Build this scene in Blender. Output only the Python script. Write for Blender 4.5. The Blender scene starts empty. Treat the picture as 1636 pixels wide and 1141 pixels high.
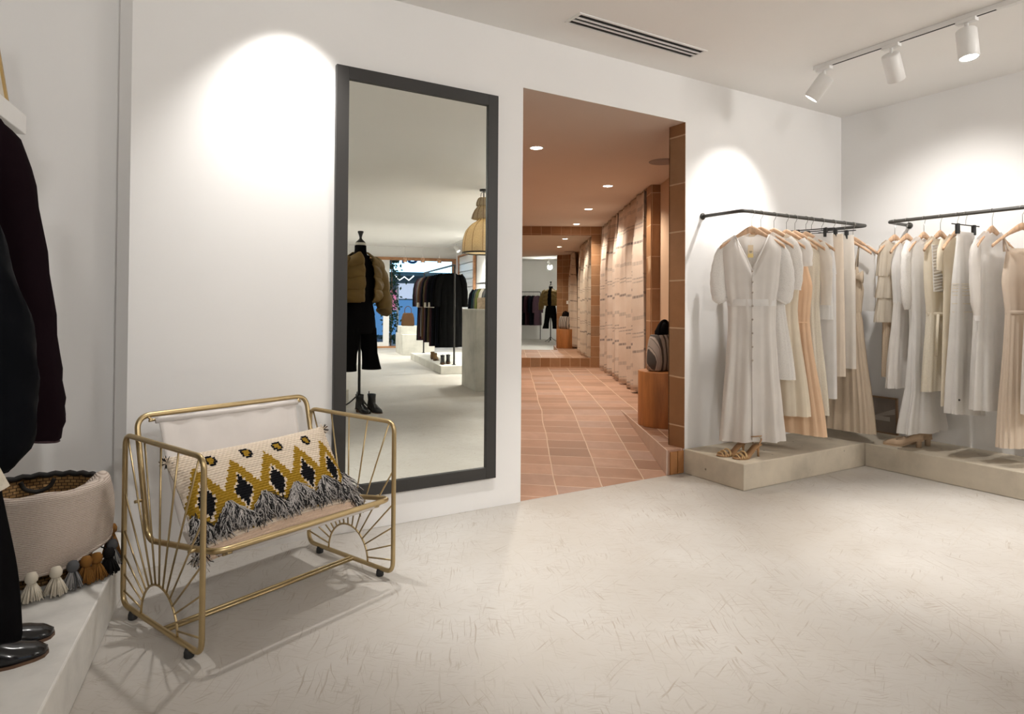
import bpy, math, random
from mathutils import Vector, Matrix
from math import sin, cos, pi, radians, sqrt, exp
C = bpy.context.scene.collection
random.seed(7)
# ------------------------------------------------------------------ helpers
def clamp(a, lo=0.0, hi=1.0): return max(lo, min(hi, a))
def sm(a, b, x):
    t = clamp((x-a)/(b-a)); return t*t*(3-2*t)
def lerp(a, b, t): return a+(b-a)*t
def interp(tab, x):
    if x <= tab[0][0]: return tab[0][1]
    for (a, va), (b, vb) in zip(tab, tab[1:]):
        if x <= b:
            t = (x-a)/(b-a); t = t*t*(3-2*t)*.5+t*.5
            return va+(vb-va)*t
    return tab[-1][1]
def fillet(pts, r, seg=6, closed=False):
    P = [Vector(p) for p in pts]; n = len(P); out = []
    for i in range(n):
        if not closed and i in (0, n-1): out.append(P[i]); continue
        a, b, c = P[i-1], P[i], P[(i+1) % n]
        d1 = (a-b); d2 = (c-b); rr = min(r, d1.length*.49, d2.length*.49)
        p, q = b+d1.normalized()*rr, b+d2.normalized()*rr
        for k in range(seg+1):
            t = k/seg; out.append(p*(1-t)**2+b*2*t*(1-t)+q*t*t)
    return out
def catmull(pts, seg=6):
    P = [Vector(p) for p in pts]; out = []
    for i in range(len(P)-1):
        p0, p1, p2, p3 = P[max(i-1, 0)], P[i], P[i+1], P[min(i+2, len(P)-1)]
        for k in range(seg):
            t = k/seg
            out.append(.5*((2*p1)+(p2-p0)*t+(2*p0-5*p1+4*p2-p3)*t*t+(3*p1-p0-3*p2+p3)*t**3))
    out.append(P[-1]); return out
class MB:
    def __init__(s, M=None): s.v = []; s.f = []; s.sm = []; s.mi = []; s.M = M or Matrix.Identity(4); s.cm = 0
    def av(s, p): s.v.append(tuple(s.M @ Vector(p))); return len(s.v)-1
    def af(s, f, smooth=True): s.f.append(f); s.sm.append(smooth); s.mi.append(s.cm)
    def box(s, x0, x1, y0, y1, z0, z1):
        i = [s.av(p) for p in ((x0,y0,z0),(x1,y0,z0),(x1,y1,z0),(x0,y1,z0),(x0,y0,z1),(x1,y0,z1),(x1,y1,z1),(x0,y1,z1))]
        for f in ((3,2,1,0),(4,5,6,7),(0,1,5,4),(1,2,6,5),(2,3,7,6),(3,0,4,7)): s.af([i[k] for k in f], False)
        return s
    def prism(s, poly, z0, z1):
        a = sum(p[0]*q[1]-q[0]*p[1] for p, q in zip(poly, poly[1:]+poly[:1]))
        if a < 0: poly = poly[::-1]
        n = len(poly); A = [s.av((p[0],p[1],z0)) for p in poly]; B = [s.av((p[0],p[1],z1)) for p in poly]
        s.af(A[::-1], False); s.af(B, False)
        for k in range(n): s.af([A[k], A[(k+1)%n], B[(k+1)%n], B[k]], False)
        return s
    def loft(s, rings, closed=True, cap=True, smooth=True):
        R = [[s.av(p) for p in r] for r in rings]; n = len(R[0])
        for a, b in zip(R, R[1:]):
            for k in range(n if closed else n-1):
                s.af([a[k], a[(k+1)%n], b[(k+1)%n], b[k]], smooth)
        if cap and closed:
            s.af(R[0][::-1], smooth); s.af(R[-1][:], smooth)
        return s
    def tube(s, pts, r, n=8, closed=False, cap=True, flat=None):
        P = [Vector(p) for p in pts]; m = len(P); rings = []; prev = None
        for i in range(m):
            if closed: t = P[(i+1)%m]-P[i-1]
            else: t = P[min(i+1,m-1)]-P[max(i-1,0)]
            t.normalize()
            if prev is None:
                ref = Vector((0,0,1)) if abs(t.z) < .9 else Vector((1,0,0)); u = t.cross(ref).normalized()
            else: u = (prev-t*prev.dot(t)).normalized()
            prev = u; w = t.cross(u); rr = r[i] if isinstance(r, (list,tuple)) else r
            fx, fy = flat if flat else (1, 1)
            rings.append([P[i]+(u*cos(2*pi*k/n)*fx+w*sin(2*pi*k/n)*fy)*rr for k in range(n)])
        if closed: rings.append(rings[0]); cap = False
        s.loft([[q for q in r_] for r_ in rings], True, cap); return s
    def lathe(s, prof, n=24, c=(0,0,0), cap=True):
        s.loft([[(c[0]+r*cos(2*pi*k/n), c[1]+r*sin(2*pi*k/n), c[2]+z) for k in range(n)] for r, z in prof], True, cap); return s
    def grid(s, fn, nu, nv, wrap=False, smooth=True, mf=None):
        I = [[s.av(fn(i/nu, j/nv)) for i in range(nu if wrap else nu+1)] for j in range(nv+1)]
        w = len(I[0])
        for j in range(nv):
            for i in range(nu):
                if mf: s.cm = mf((i+.5)/nu, (j+.5)/nv)
                s.af([I[j][i], I[j][(i+1)%w], I[j+1][(i+1)%w], I[j+1][i]], smooth)
        return s
    def build(s, name, mat, parent=None, bevel=0, solid=0, loc=None, rz=0, subd=0):
        me = bpy.data.meshes.new(name); me.from_pydata(s.v, [], s.f)
        for m in (mat if isinstance(mat, (list,tuple)) else [mat]): me.materials.append(m)
        me.polygons.foreach_set('use_smooth', s.sm); me.polygons.foreach_set('material_index', s.mi); me.update()
        o = bpy.data.objects.new(name, me); C.objects.link(o)
        if parent: o.parent = parent
        if loc: o.location = loc
        o.rotation_euler.z = rz
        if solid: m = o.modifiers.new('s', 'SOLIDIFY'); m.thickness = solid; m.offset = 0
        if bevel: m = o.modifiers.new('b', 'BEVEL'); m.width = bevel; m.segments = 2; m.limit_method = 'ANGLE'
        if subd: m = o.modifiers.new('u', 'SUBSURF'); m.levels = subd; m.render_levels = subd
        return o
def tag(o, label=None, cat=None, group=None, kind=None):
    for k, v in (('label',label),('category',cat),('group',group),('kind',kind)):
        if v: o[k] = v
    return o
def thing(name, label, cat, loc=(0,0,0), rz=0, group=None):
    o = bpy.data.objects.new(name, None); C.objects.link(o); o.location = loc; o.rotation_euler = (0,0,rz)
    o.empty_display_size = .1
    return tag(o, label, cat, group)
def copy_tree(o, loc, rz, label, group=None, mat=None):
    def rec(src, par):
        c = src.copy(); C.objects.link(c); c.parent = par
        for ch in list(src.children): rec(ch, c)
        return c
    c = rec(o, None); c.location = loc; c.rotation_euler.z = rz; c['label'] = label
    if group: c['group'] = group
    return c
def struct(o, label=None): o['kind'] = 'structure'; return o
# ------------------------------------------------------------------ materials
def nt(name, rough=.6, metal=0, color=(.8,.8,.8), spec=.5):
    m = bpy.data.materials.new(name); m.use_nodes = True; t = m.node_tree; b = t.nodes['Principled BSDF']
    b.inputs['Base Color'].default_value = (*color, 1); b.inputs['Roughness'].default_value = rough
    b.inputs['Metallic'].default_value = metal; b.inputs['Specular IOR Level'].default_value = spec
    return m, t, b
def N(t, typ, **kw):
    n = t.nodes.new(typ)
    for k, v in kw.items():
        if k in n.inputs: n.inputs[k].default_value = v
        else: setattr(n, k, v)
    return n
def ramp(t, inp, stops):
    r = t.nodes.new('ShaderNodeValToRGB'); e = r.color_ramp.elements
    while len(e) < len(stops): e.new(.5)
    for x, (p, c) in zip(e, stops): x.position = p; x.color = (*c, 1) if len(c) == 3 else c
    t.links.new(inp, r.inputs[0]); return r.outputs[0]
def coord(t, scale=(1,1,1), rot=(0,0,0), kind='Object'):
    tc = N(t, 'ShaderNodeTexCoord'); mp = N(t, 'ShaderNodeMapping'); mp.inputs['Scale'].default_value = scale
    mp.inputs['Rotation'].default_value = rot
    t.links.new(tc.outputs[kind], mp.inputs[0]); return mp.outputs[0]
def noise(t, vec, scale, detail=4, rough=.55):
    n = N(t, 'ShaderNodeTexNoise', Scale=scale, Detail=detail, Roughness=rough); t.links.new(vec, n.inputs['Vector']); return n.outputs['Fac']
def bump(t, b, h, strength=.2, dist=.005):
    n = N(t, 'ShaderNodeBump', Strength=strength, Distance=dist); t.links.new(h, n.inputs['Height']); t.links.new(n.outputs[0], b.inputs['Normal'])
def mix(t, fac, a, c):
    n = N(t, 'ShaderNodeMix', data_type='RGBA')
    for s, v in ((0,fac),(6,a),(7,c)):
        if isinstance(v, (int,float)): n.inputs[s].default_value = v
        elif isinstance(v, tuple): n.inputs[s].default_value = (*v, 1)
        else: t.links.new(v, n.inputs[s])
    return n.outputs[2]
def mathn(t, op, a, c=None):
    n = N(t, 'ShaderNodeMath', operation=op)
    for s, v in ((0,a),(1,c)):
        if v is None: continue
        if isinstance(v, (int,float)): n.inputs[s].default_value = v
        else: t.links.new(v, n.inputs[s])
    return n.outputs[0]
def plain(name, color, rough=.6, metal=0, var=.06, scale=8, bmp=0, bscale=60, spec=.5, sheen=0):
    m, t, b = nt(name, rough, metal, color, spec); v = coord(t); f = noise(t, v, scale)
    lo = tuple(clamp(c*(1-var)) for c in color); hi = tuple(clamp(c*(1+var)) for c in color)
    t.links.new(ramp(t, f, [(.3,lo),(.7,hi)]), b.inputs['Base Color'])
    if bmp: bump(t, b, noise(t, v, bscale, 2), bmp, .003)
    if sheen: b.inputs['Sheen Weight'].default_value = sheen
    return m
def cloth(name, color, trans=.25, rough=.85, weave=500, var=.04):
    m, t, b = nt(name, rough, 0, color, .15 if max(color) > .03 else .04); v = coord(t)
    f = noise(t, v, 6); lo = tuple(clamp(c*(1-var)) for c in color); hi = tuple(clamp(c*(1+var)) for c in color)
    col = ramp(t, f, [(.3,lo),(.7,hi)]); t.links.new(col, b.inputs['Base Color'])
    bump(t, b, noise(t, v, weave, 1), .12, .001)
    if trans:
        tr = N(t, 'ShaderNodeBsdfTranslucent'); t.links.new(col, tr.inputs[0]); ms = N(t, 'ShaderNodeMixShader'); ms.inputs[0].default_value = trans
        t.links.new(b.outputs[0], ms.inputs[1]); t.links.new(tr.outputs[0], ms.inputs[2])
        t.links.new(ms.outputs[0], t.nodes['Material Output'].inputs[0])
    return m
def lace(name, color, scale=90, trans=.3):
    m, t, b = nt(name, .9, 0, color, .1); v = coord(t)
    vo = N(t, 'ShaderNodeTexVoronoi', Scale=scale); t.links.new(v, vo.inputs['Vector'])
    dk = tuple(c*.90 for c in color)
    col = ramp(t, vo.outputs['Distance'], [(.15,dk),(.42,color)]); t.links.new(col, b.inputs['Base Color'])
    bump(t, b, vo.outputs['Distance'], .5, .003)
    tr = N(t, 'ShaderNodeBsdfTranslucent'); t.links.new(col, tr.inputs[0]); ms = N(t, 'ShaderNodeMixShader'); ms.inputs[0].default_value = trans
    t.links.new(b.outputs[0], ms.inputs[1]); t.links.new(tr.outputs[0], ms.inputs[2]); t.links.new(ms.outputs[0], t.nodes['Material Output'].inputs[0])
    return m
def tiles(name, cols, mortar, w=.2, h=.2, off=0.0, rot=(0,0,0), rough=.6, ms=.006, squash=1, bmpd=.004):
    m, t, b = nt(name, rough, 0, cols[0], .35); v = coord(t, rot=rot)
    # small wobble so joints look hand laid
    br = N(t, 'ShaderNodeTexBrick', Scale=1.0); br.inputs['Mortar Size'].default_value = ms; br.inputs['Mortar Smooth'].default_value = .3
    br.inputs['Brick Width'].default_value = w; br.inputs['Row Height'].default_value = h; br.offset = off
    br.inputs['Color1'].default_value = (0,0,0,1); br.inputs['Color2'].default_value = (1,1,1,1); br.inputs['Mortar'].default_value = (.5,.5,.5,1); br.inputs['Bias'].default_value = 0
    nz = N(t, 'ShaderNodeTexNoise', Scale=1.7, Detail=2); t.links.new(v, nz.inputs['Vector'])
    ad = N(t, 'ShaderNodeVectorMath', operation='MULTIPLY_ADD'); t.links.new(nz.outputs['Color'], ad.inputs[0]); ad.inputs[1].default_value = (.03,.03,.03); t.links.new(v, ad.inputs[2])
    t.links.new(ad.outputs[0], br.inputs['Vector'])
    tone = ramp(t, br.outputs['Color'], [(0,cols[0]),(.35,cols[1]),(.7,cols[2]),(1,cols[3])])
    f = noise(t, v, 9, 6, .65); tone2 = mix(t, ramp(t, f, [(.35,(0,0,0)),(.75,(.55,.55,.55))]), tone, tuple(c*.72 for c in cols[1]))
    f2 = noise(t, v, 22, 4); mor = mix(t, f2, mortar, tuple(c*.75 for c in mortar))
    t.links.new(mix(t, br.outputs['Fac'], tone2, mor), b.inputs['Base Color'])
    bump(t, b, mathn(t, 'SUBTRACT', mathn(t, 'MULTIPLY', f, .4), br.outputs['Fac']), .5, bmpd)
    return m
def mk_wall(name, color, var=.02):
    m, t, b = nt(name, .9, 0, color, .2); v = coord(t); f = noise(t, v, 1.4, 5)
    t.links.new(ramp(t, f, [(.3,tuple(c*(1-var) for c in color)),(.7,color)]), b.inputs['Base Color'])
    bump(t, b, noise(t, v, 26, 5, .6), .06, .004); return m
WALL = mk_wall('white_plaster', (.85,.84,.825)); CEIL = mk_wall('ceiling_paint', (.90,.885,.86))
TPLAS = mk_wall('terracotta_plaster', (.56,.39,.27), .05); CCEIL = mk_wall('corridor_ceiling_paint', (.66,.57,.50), .03)
def mk_floor():
    m, t, b = nt('painted_concrete_floor', .5, 0, (.7,.67,.62), .4); v = coord(t)
    big = noise(t, v, 1.1, 6, .6); base = ramp(t, big, [(.3,(.42,.385,.34)),(.55,(.475,.447,.41)),(.75,(.53,.508,.474))])
    tot = None; dz = N(t, 'ShaderNodeTexNoise', Scale=3.0, Detail=2); t.links.new(v, dz.inputs['Vector'])
    for k, (ang, sx, sy, th, am) in enumerate(((.5,110,6,.60,.9),(-.9,130,8,.605,.8),(1.9,150,9,.61,.8),(.15,90,5,.62,.8),(2.5,170,13,.60,.7),(1.2,120,6,.615,.8))):
        q0 = coord(t, (1,1,1), (0,0,ang)); mp2 = N(t, 'ShaderNodeMapping'); mp2.inputs['Scale'].default_value = (sx,sy,1); t.links.new(q0, mp2.inputs[0]); q = mp2.outputs[0]; ad = N(t, 'ShaderNodeVectorMath', operation='MULTIPLY_ADD'); t.links.new(dz.outputs['Color'], ad.inputs[0]); ad.inputs[1].default_value = (9,3,0); t.links.new(q, ad.inputs[2])
        n1 = noise(t, ad.outputs[0], 1.0, 2, .5)
        r = ramp(t, n1, [(th,(0,0,0)),(th+.06,(am,am,am)),(th+.14,(am,am,am))]); r = mathn(t, 'MULTIPLY', r, ramp(t, noise(t, v, 2.1+k*1.1, 4, .65), [(.44,(0,0,0)),(.66,(1,1,1))]))
        tot = r if tot is None else mathn(t, 'MAXIMUM', tot, r)
    sp = noise(t, v, 46, 6, .7); tot = mathn(t, 'MAXIMUM', tot, mathn(t, 'MULTIPLY', ramp(t, sp, [(.6,(0,0,0)),(.75,(.5,.5,.5))]), ramp(t, noise(t, v, 1.3, 3), [(.42,(0,0,0)),(.7,(1,1,1))])))
    col = mix(t, mathn(t, 'MULTIPLY', tot, .62), base, (.25,.185,.125))
    # long board-like trowel lines and one joint
    wv = N(t, 'ShaderNodeTexWave', Scale=1.3, Distortion=.25, Detail=4); wv.inputs['Detail Scale'].default_value = 2.0; t.links.new(coord(t, rot=(0,0,1.33)), wv.inputs['Vector'])
    ln = mathn(t, 'MULTIPLY', ramp(t, wv.outputs['Fac'], [(.0,(.22,.22,.22)),(.0022,(0,0,0))]), ramp(t, noise(t, v, 2.3, 3), [(.4,(0,0,0)),(.6,(1,1,1))]))
    col = mix(t, ln, col, (.40,.34,.27))
    t.links.new(col, b.inputs['Base Color'])
    t.links.new(ramp(t, big, [(.3,(.42,.42,.42)),(.7,(.62,.62,.62))]), b.inputs['Roughness'])
    bump(t, b, mathn(t, 'SUBTRACT', mathn(t, 'MULTIPLY', noise(t, v, 9, 5), .5), tot), .22, .003)
    return m
FLOOR = mk_floor()
def mk_concrete(name, color, pits=True):
    m, t, b = nt(name, .8, 0, color, .25); v = coord(t); f = noise(t, v, 2.4, 7, .62)
    col = ramp(t, f, [(.28,tuple(c*.72 for c in color)),(.5,color),(.72,tuple(c*1.16 for c in color))]); h = f
    if pits:
        vo = N(t, 'ShaderNodeTexVoronoi', Scale=13.0); t.links.new(v, vo.inputs['Vector'])
        pit = mathn(t, 'MULTIPLY', ramp(t, vo.outputs['Distance'], [(.07,(1,1,1)),(.12,(0,0,0))]), ramp(t, noise(t, v, 4, 2), [(.5,(0,0,0)),(.56,(1,1,1))]))
        col = mix(t, pit, col, tuple(c*.3 for c in color)); h = mathn(t, 'SUBTRACT', f, pit)
    t.links.new(col, b.inputs['Base Color']); bump(t, b, h, .35, .006); return m
CONC = mk_concrete('raw_concrete', (.56,.495,.395)); WCONC = mk_concrete('whitewashed_concrete', (.72,.70,.66), False)
GCONC = mk_concrete('pale_grey_concrete', (.60,.585,.53), False)
TC = ((.27,.14,.085),(.38,.205,.13),(.45,.255,.17),(.36,.235,.185))
TFLOOR = tiles('terracotta_floor_tile', TC, (.66,.47,.34), .205, .30, 0, (0,0,pi/2), .55, .005)
TW = ((.25,.12,.05),(.31,.155,.07),(.35,.185,.09),(.28,.165,.09))
TWALL_Y = tiles('terracotta_wall_tile', TW, (.56,.38,.24), .34, .165, 0, (pi/2,0,pi/2), .6, .006)
TWALL_X = tiles('terracotta_wall_tile_front', TW, (.56,.36,.22), .16, .165, 0, (pi/2,0,0), .6, .004)
GOLD = plain('brushed_brass', (.50,.385,.21), .38, 1, .05, 20); BLACKM = plain('matt_black_metal', (.022,.021,.02), .5, 0, .1)
RUB = plain('black_rubber', (.02,.02,.02), .7); STEEL = plain('steel_wire', (.35,.34,.32), .3, 1); RAILM = plain('dark_grey_tube', (.055,.052,.045), .42, 0, .08, 20, 0)
FRAMEM = plain('charcoal_frame_paint', (.027,.025,.023), .5, 0, .06, 5)
WOODH = None
def wood(name, color, scale=(2,2,14), rough=.5, dk=.68):
    m, t, b = nt(name, rough, 0, color, .4); v = coord(t, scale); f = noise(t, v, 3.2, 5, .6)
    t.links.new(ramp(t, f, [(.3,tuple(c*dk for c in color)),(.6,color),(.8,tuple(clamp(c*1.15) for c in color))]), b.inputs['Base Color']); return m
WOODH = wood('pale_hanger_wood', (.62,.40,.25), (14,14,4)); STOOLW = wood('orange_cedar', (.42,.165,.05), (5,5,.7), .5, .6); OAK = wood('oak_veneer', (.62,.45,.27), (2,2,9)); FRW = wood('brown_frame_wood', (.32,.20,.12), (8,8,8)); OAKD = wood('orange_pine', (.50,.25,.12), (2,2,9))
m_, t_, b_ = nt('mirror_silver', .0, 1, (.80,.83,.79)); MIR = m_
m_, t_, b_ = nt('glass_clear', .02, 0, (1,1,1)); b_.inputs['Transmission Weight'].default_value = 1; b_.inputs['IOR'].default_value = 1.0; b_.inputs['Specular IOR Level'].default_value = .3; GLASS = m_
def emis(name, col, s):
    m, t, b = nt(name, .5, 0, col); b.inputs['Emission Color'].default_value = (*col, 1); b.inputs['Emission Strength'].default_value = s; return m
LED = emis('lamp_face', (1,.97,.92), 9); LEDC = emis('downlight_face', (1,.94,.84), 16)
WHITEM = plain('white_lamp_enamel', (.80,.79,.77), .4, 0, .02); DARK = plain('dark_slot', (.01,.01,.01), .8)
# fabrics
IV = cloth('ivory_crepe', (.84,.805,.765), .4); IV2 = cloth('warm_ivory_linen', (.85,.80,.73), .4); WHT = cloth('white_cotton', (.91,.895,.875), .5); CREAM = cloth('cream_cotton', (.88,.81,.68), .45)
PEACH = cloth('peach_chiffon', (.86,.63,.43), .35); BEIGE = cloth('sand_pleated_satin', (.66,.545,.415), .2); BEIGE2 = cloth('oat_wool', (.74,.635,.52), .2); TIER = cloth('sheer_oat_tulle', (.74,.67,.565), .45)
LACEW = lace('white_lace', (.90,.88,.85), 120, .45); LACEB = lace('beige_lace', (.66,.53,.39), 80); LACEC = lace('cream_lace', (.87,.81,.69), 130, .4); NUDE = cloth('nude_slip', (.80,.68,.56), .25); PEACHB = cloth('pale_peach_pleats', (.82,.70,.57), .3)
CANV = cloth('cream_canvas', (.78,.735,.70), .12, .9, 700); BTN = plain('pearl_button', (.45,.39,.33), .35); PAPER = plain('kraft_tag', (.74,.60,.42), .8, 0, .02); PAPY = plain('yellow_tag_end', (.80,.62,.26), .8); INK = plain('dark_print', (.04,.035,.03), .8)
BLK = cloth('black_wool', (.006,.0055,.006), 0, .95); MAR = cloth('black_maroon_wool', (.010,.005,.007), 0, .95); PUF = plain('black_nylon', (.003,.0035,.005), .75, 0, .1, spec=.06); MUST = plain('mustard_nylon', (.150,.085,.012), .62, 0, .08)
LEATH = plain('polished_black_leather', (.008,.008,.009), .16, 0, .05); SOLEM = plain('brown_welt', (.10,.05,.025), .5); NUDEL = plain('nude_suede', (.50,.36,.24), .7, 0, .05); TANL = plain('tan_leather', (.36,.20,.09), .45, 0, .1); GOLDL = plain('gold_leather', (.55,.38,.19), .35, .3, .08)

# ------------------------------------------------------------------ camera
FPX, CYP, YAW, PIT, ROL, DC, HC = 1030.73, 476.21, 31.0, .7497, .4087, 3.2343, 1.15
cd = bpy.data.cameras.new('camera'); cam = bpy.data.objects.new('camera', cd); C.objects.link(cam)
cd.sensor_fit = 'HORIZONTAL'; cd.sensor_width = 36; cd.lens = 36*FPX/1636; cd.shift_y = -(570.5-CYP)/1636; cd.clip_start = .05; cd.clip_end = 200
y_, p_, r_ = radians(YAW), radians(PIT), radians(ROL)
F = Vector((sin(y_)*cos(p_), cos(y_)*cos(p_), sin(p_))); R = Vector((cos(y_), -sin(y_), 0)); U = R.cross(F)
R, U = R*cos(r_)+U*sin(r_), -R*sin(r_)+U*cos(r_)
cam.matrix_world = Matrix(((R.x,U.x,-F.x,0),(R.y,U.y,-F.y,-DC),(R.z,U.z,-F.z,HC),(0,0,0,1)))
bpy.context.scene.camera = cam
# frames: corridor frame (x = lateral, y = depth along corridor), shop frame (rotated 12.95 deg)
CORR = Matrix.Translation((0,-DC,0)) @ Matrix.Rotation(-y_, 4, 'Z')
def cl(l, d, z=0): return CORR @ Vector((l,d,z))
SA = radians(12.95); SHOP = Matrix.Rotation(SA, 4, 'Z')
def sl(x, y, z=0): return SHOP @ Vector((x,y,z))
def toloc(Mx, p): q = Mx.inverted() @ Vector((p[0],p[1],p[2] if len(p) > 2 else 0)); return q
def place(o, Mx): o.matrix_world = Mx; return o
# ------------------------------------------------------------------ room shell
XL, XDL, XDR, ZD, XR, H = .015, 2.0112, 3.3516, 2.4486, 5.183, 2.7667
TH = .147
w = MB(); w.box(XL,XDL,0,TH,-.05,H); w.box(XDL,XDR,0,TH,ZD,H); w.box(XDR,XR+.15,0,TH,-.05,H)
w.prism([(XL,0),(XL,TH),(XL-.045,TH),(XL-.045,.05)], -.05, H)
struct(w.build('wall_back', WALL))
def seg(poly, thick=.12, z0=-.05, z1=H):
    m = MB()
    for (a, b) in zip(poly, poly[1:]):
        a, b = Vector(a), Vector(b); d = (b-a).normalized(); n = Vector((d.y,-d.x))*thick; e = d*thick*.0
        m.prism([tuple(a-e), tuple(b+e), tuple(b+e+n), tuple(a-e+n)], z0, z1)
    return m
LW = [(-.72-.154*k, .12-.988*k) for k in (0, 4.4)]
struct(MB().box(-.95,XL-.045,.12,.25,-.05,H).build('wall_niche', WALL))
SLX, SRX, SFY = 1.9, 4.82, -14.6
LWP = [LW[0], LW[1], tuple(sl(SLX-1.2,-8.6).xy), tuple(sl(SLX,SFY).xy)]
for i, nm in enumerate(('wall_left','wall_rear_left','wall_shop_left')): struct(seg([LWP[i+1],LWP[i]], -.12).build(nm, WALL))
RWP = [(XR,.1),(XR,-2.6),(5.60,-2.6),tuple(sl(SRX,SFY).xy)]
for i, nm in enumerate(('wall_right','wall_return','wall_shop_right')): struct(seg([RWP[i],RWP[i+1]], -.14).build(nm, WALL))
struct(MB().prism([(-4,.3),(5.6,.3),(8.6,-2),(11,-15.5),(4,-16.5),(-4,-6)], H, H+.1).build('ceiling', CEIL))
fl = [(-4,.0135),(5.3,.0135),(8.6,-2),(11,-15.5),(4,-16.5),(-4,-6)]
struct(MB().prism(fl, -.1, 0).build('floor', FLOOR))
struct(MB().prism([(-1,0),(XL,0),(XL,.3),(-1,.3)], -.1, -.001).build('trim_1', FLOOR))
# ------------------------------------------------------------------ corridor (local frame)
def cbuild(mb, name, mat, **k):
    o = mb.build(name, mat, **k); o.matrix_world = CORR; return o
DE, CLAT, ZC = 10.4, 1.56, .17
d0 = lambda x: (DC+x*.515+.012)/.857     # depth of the threshold plane at a lateral x
def ramp_fn(u, v):
    x = lerp(-.75, 1.085, u); d = lerp(d0(x), 6.15, v); return (x, d, ZC*v+.0004*(1-v))
rm = MB(); rm.grid(ramp_fn, 12, 12, smooth=False); rm.grid(lambda u, v: (lerp(-.75,CLAT,u), lerp(6.15,DE+.1,v), ZC), 4, 4, smooth=False)
struct(cbuild(rm, 'floor_corridor', TFLOOR), )
stp = [(3.205,.012),(3.3516,.012),(3.3516,.147),(3.86,.147)]; stp = [tuple(toloc(CORR,p).xy) for p in stp]+[(CLAT,6.15),(1.05,6.15)]
o = cbuild(MB().prism(stp, -.02, ZC), 'corridor_step', [TFLOOR]); tag(o, 'raised terracotta tiled step beside the ramp under the wooden stool', 'step')
a = toloc(CORR, (3.2,.012)); sk = MB(); sk.prism([(a.x-.006,a.y-.0),(a.x+.002,a.y),(1.05,6.15),(1.042,6.15)], -.02, ZC+.002)
so = sk.build('side_skim', plain('pink_lime_skim', (.58,.44,.36), .8, 0, .06)); so.parent = o
fr = MB(); fr.box(3.222,3.285,.002,.0115,.004,ZC-.012); fr.box(3.292,3.3475,.002,.0115,.004,ZC-.012)
fo = fr.build('riser_tile', plain('glazed_terracotta', (.36,.16,.055), .5, 0, .2)); fo.parent = o; fo.matrix_parent_inverse = CORR.inverted()
struct(cbuild(MB().prism([(CLAT,4.89),(CLAT,DE+.3),(CLAT+.12,DE+.3),(CLAT+.12,4.97)],-.05,ZD), 'wall_corridor_right', TPLAS))
struct(cbuild(MB().prism([(-.75,3.51),(-.75,DE+.3),(-.87,DE+.3),(-.87,3.44)],-.05,ZD), 'wall_corridor_left', TPLAS))
struct(MB().prism([(1.6,.002),(4.4,.002)]+[tuple(cl(*p).xy) for p in ((CLAT+.2,DE+.3),(-.9,DE+.3),(-.9,4.2))], ZD-.0008, ZD+.1).build('ceiling_corridor', CCEIL))
# tiled jamb and the tiled back of the dividing wall
struct(MB().box(XDR-.004,XDR+.001,.001,TH+.006,ZC,ZD-.001).build('trim_2', TWALL_Y))
struct(MB().box(XDR-.004,4.1,TH,TH+.007,ZC,ZD-.001).build('trim_3', TWALL_X))
ew = MB(); ML0, ML1, MZ0, MZ1 = -.62, 1.275, .325, 2.305
ew.box(-.75,CLAT,DE,DE+.1,MZ1,ZD); ew.box(-.75,CLAT,DE,DE+.1,0,MZ0); ew.box(ML1,CLAT,DE,DE+.1,MZ0,MZ1); ew.box(-.75,ML0,DE,DE+.1,MZ0,MZ1)
struct(cbuild(ew, 'wall_corridor_end', TWALL_X))
o = cbuild(MB().box(ML0,ML1,DE+.012,DE+.02,MZ0,MZ1), 'wall_mirror', MIR); tag(o, 'large mirror set flush into the terracotta tiled end wall', 'mirror')
for i, (da, db, ww) in enumerate(((6.80,7.02,.10),(8.74,8.80,.05))):
    struct(cbuild(MB().box(CLAT-ww,CLAT,da,db,ZC,ZD), 'trim_%d' % (4+i), TWALL_Y))
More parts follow.
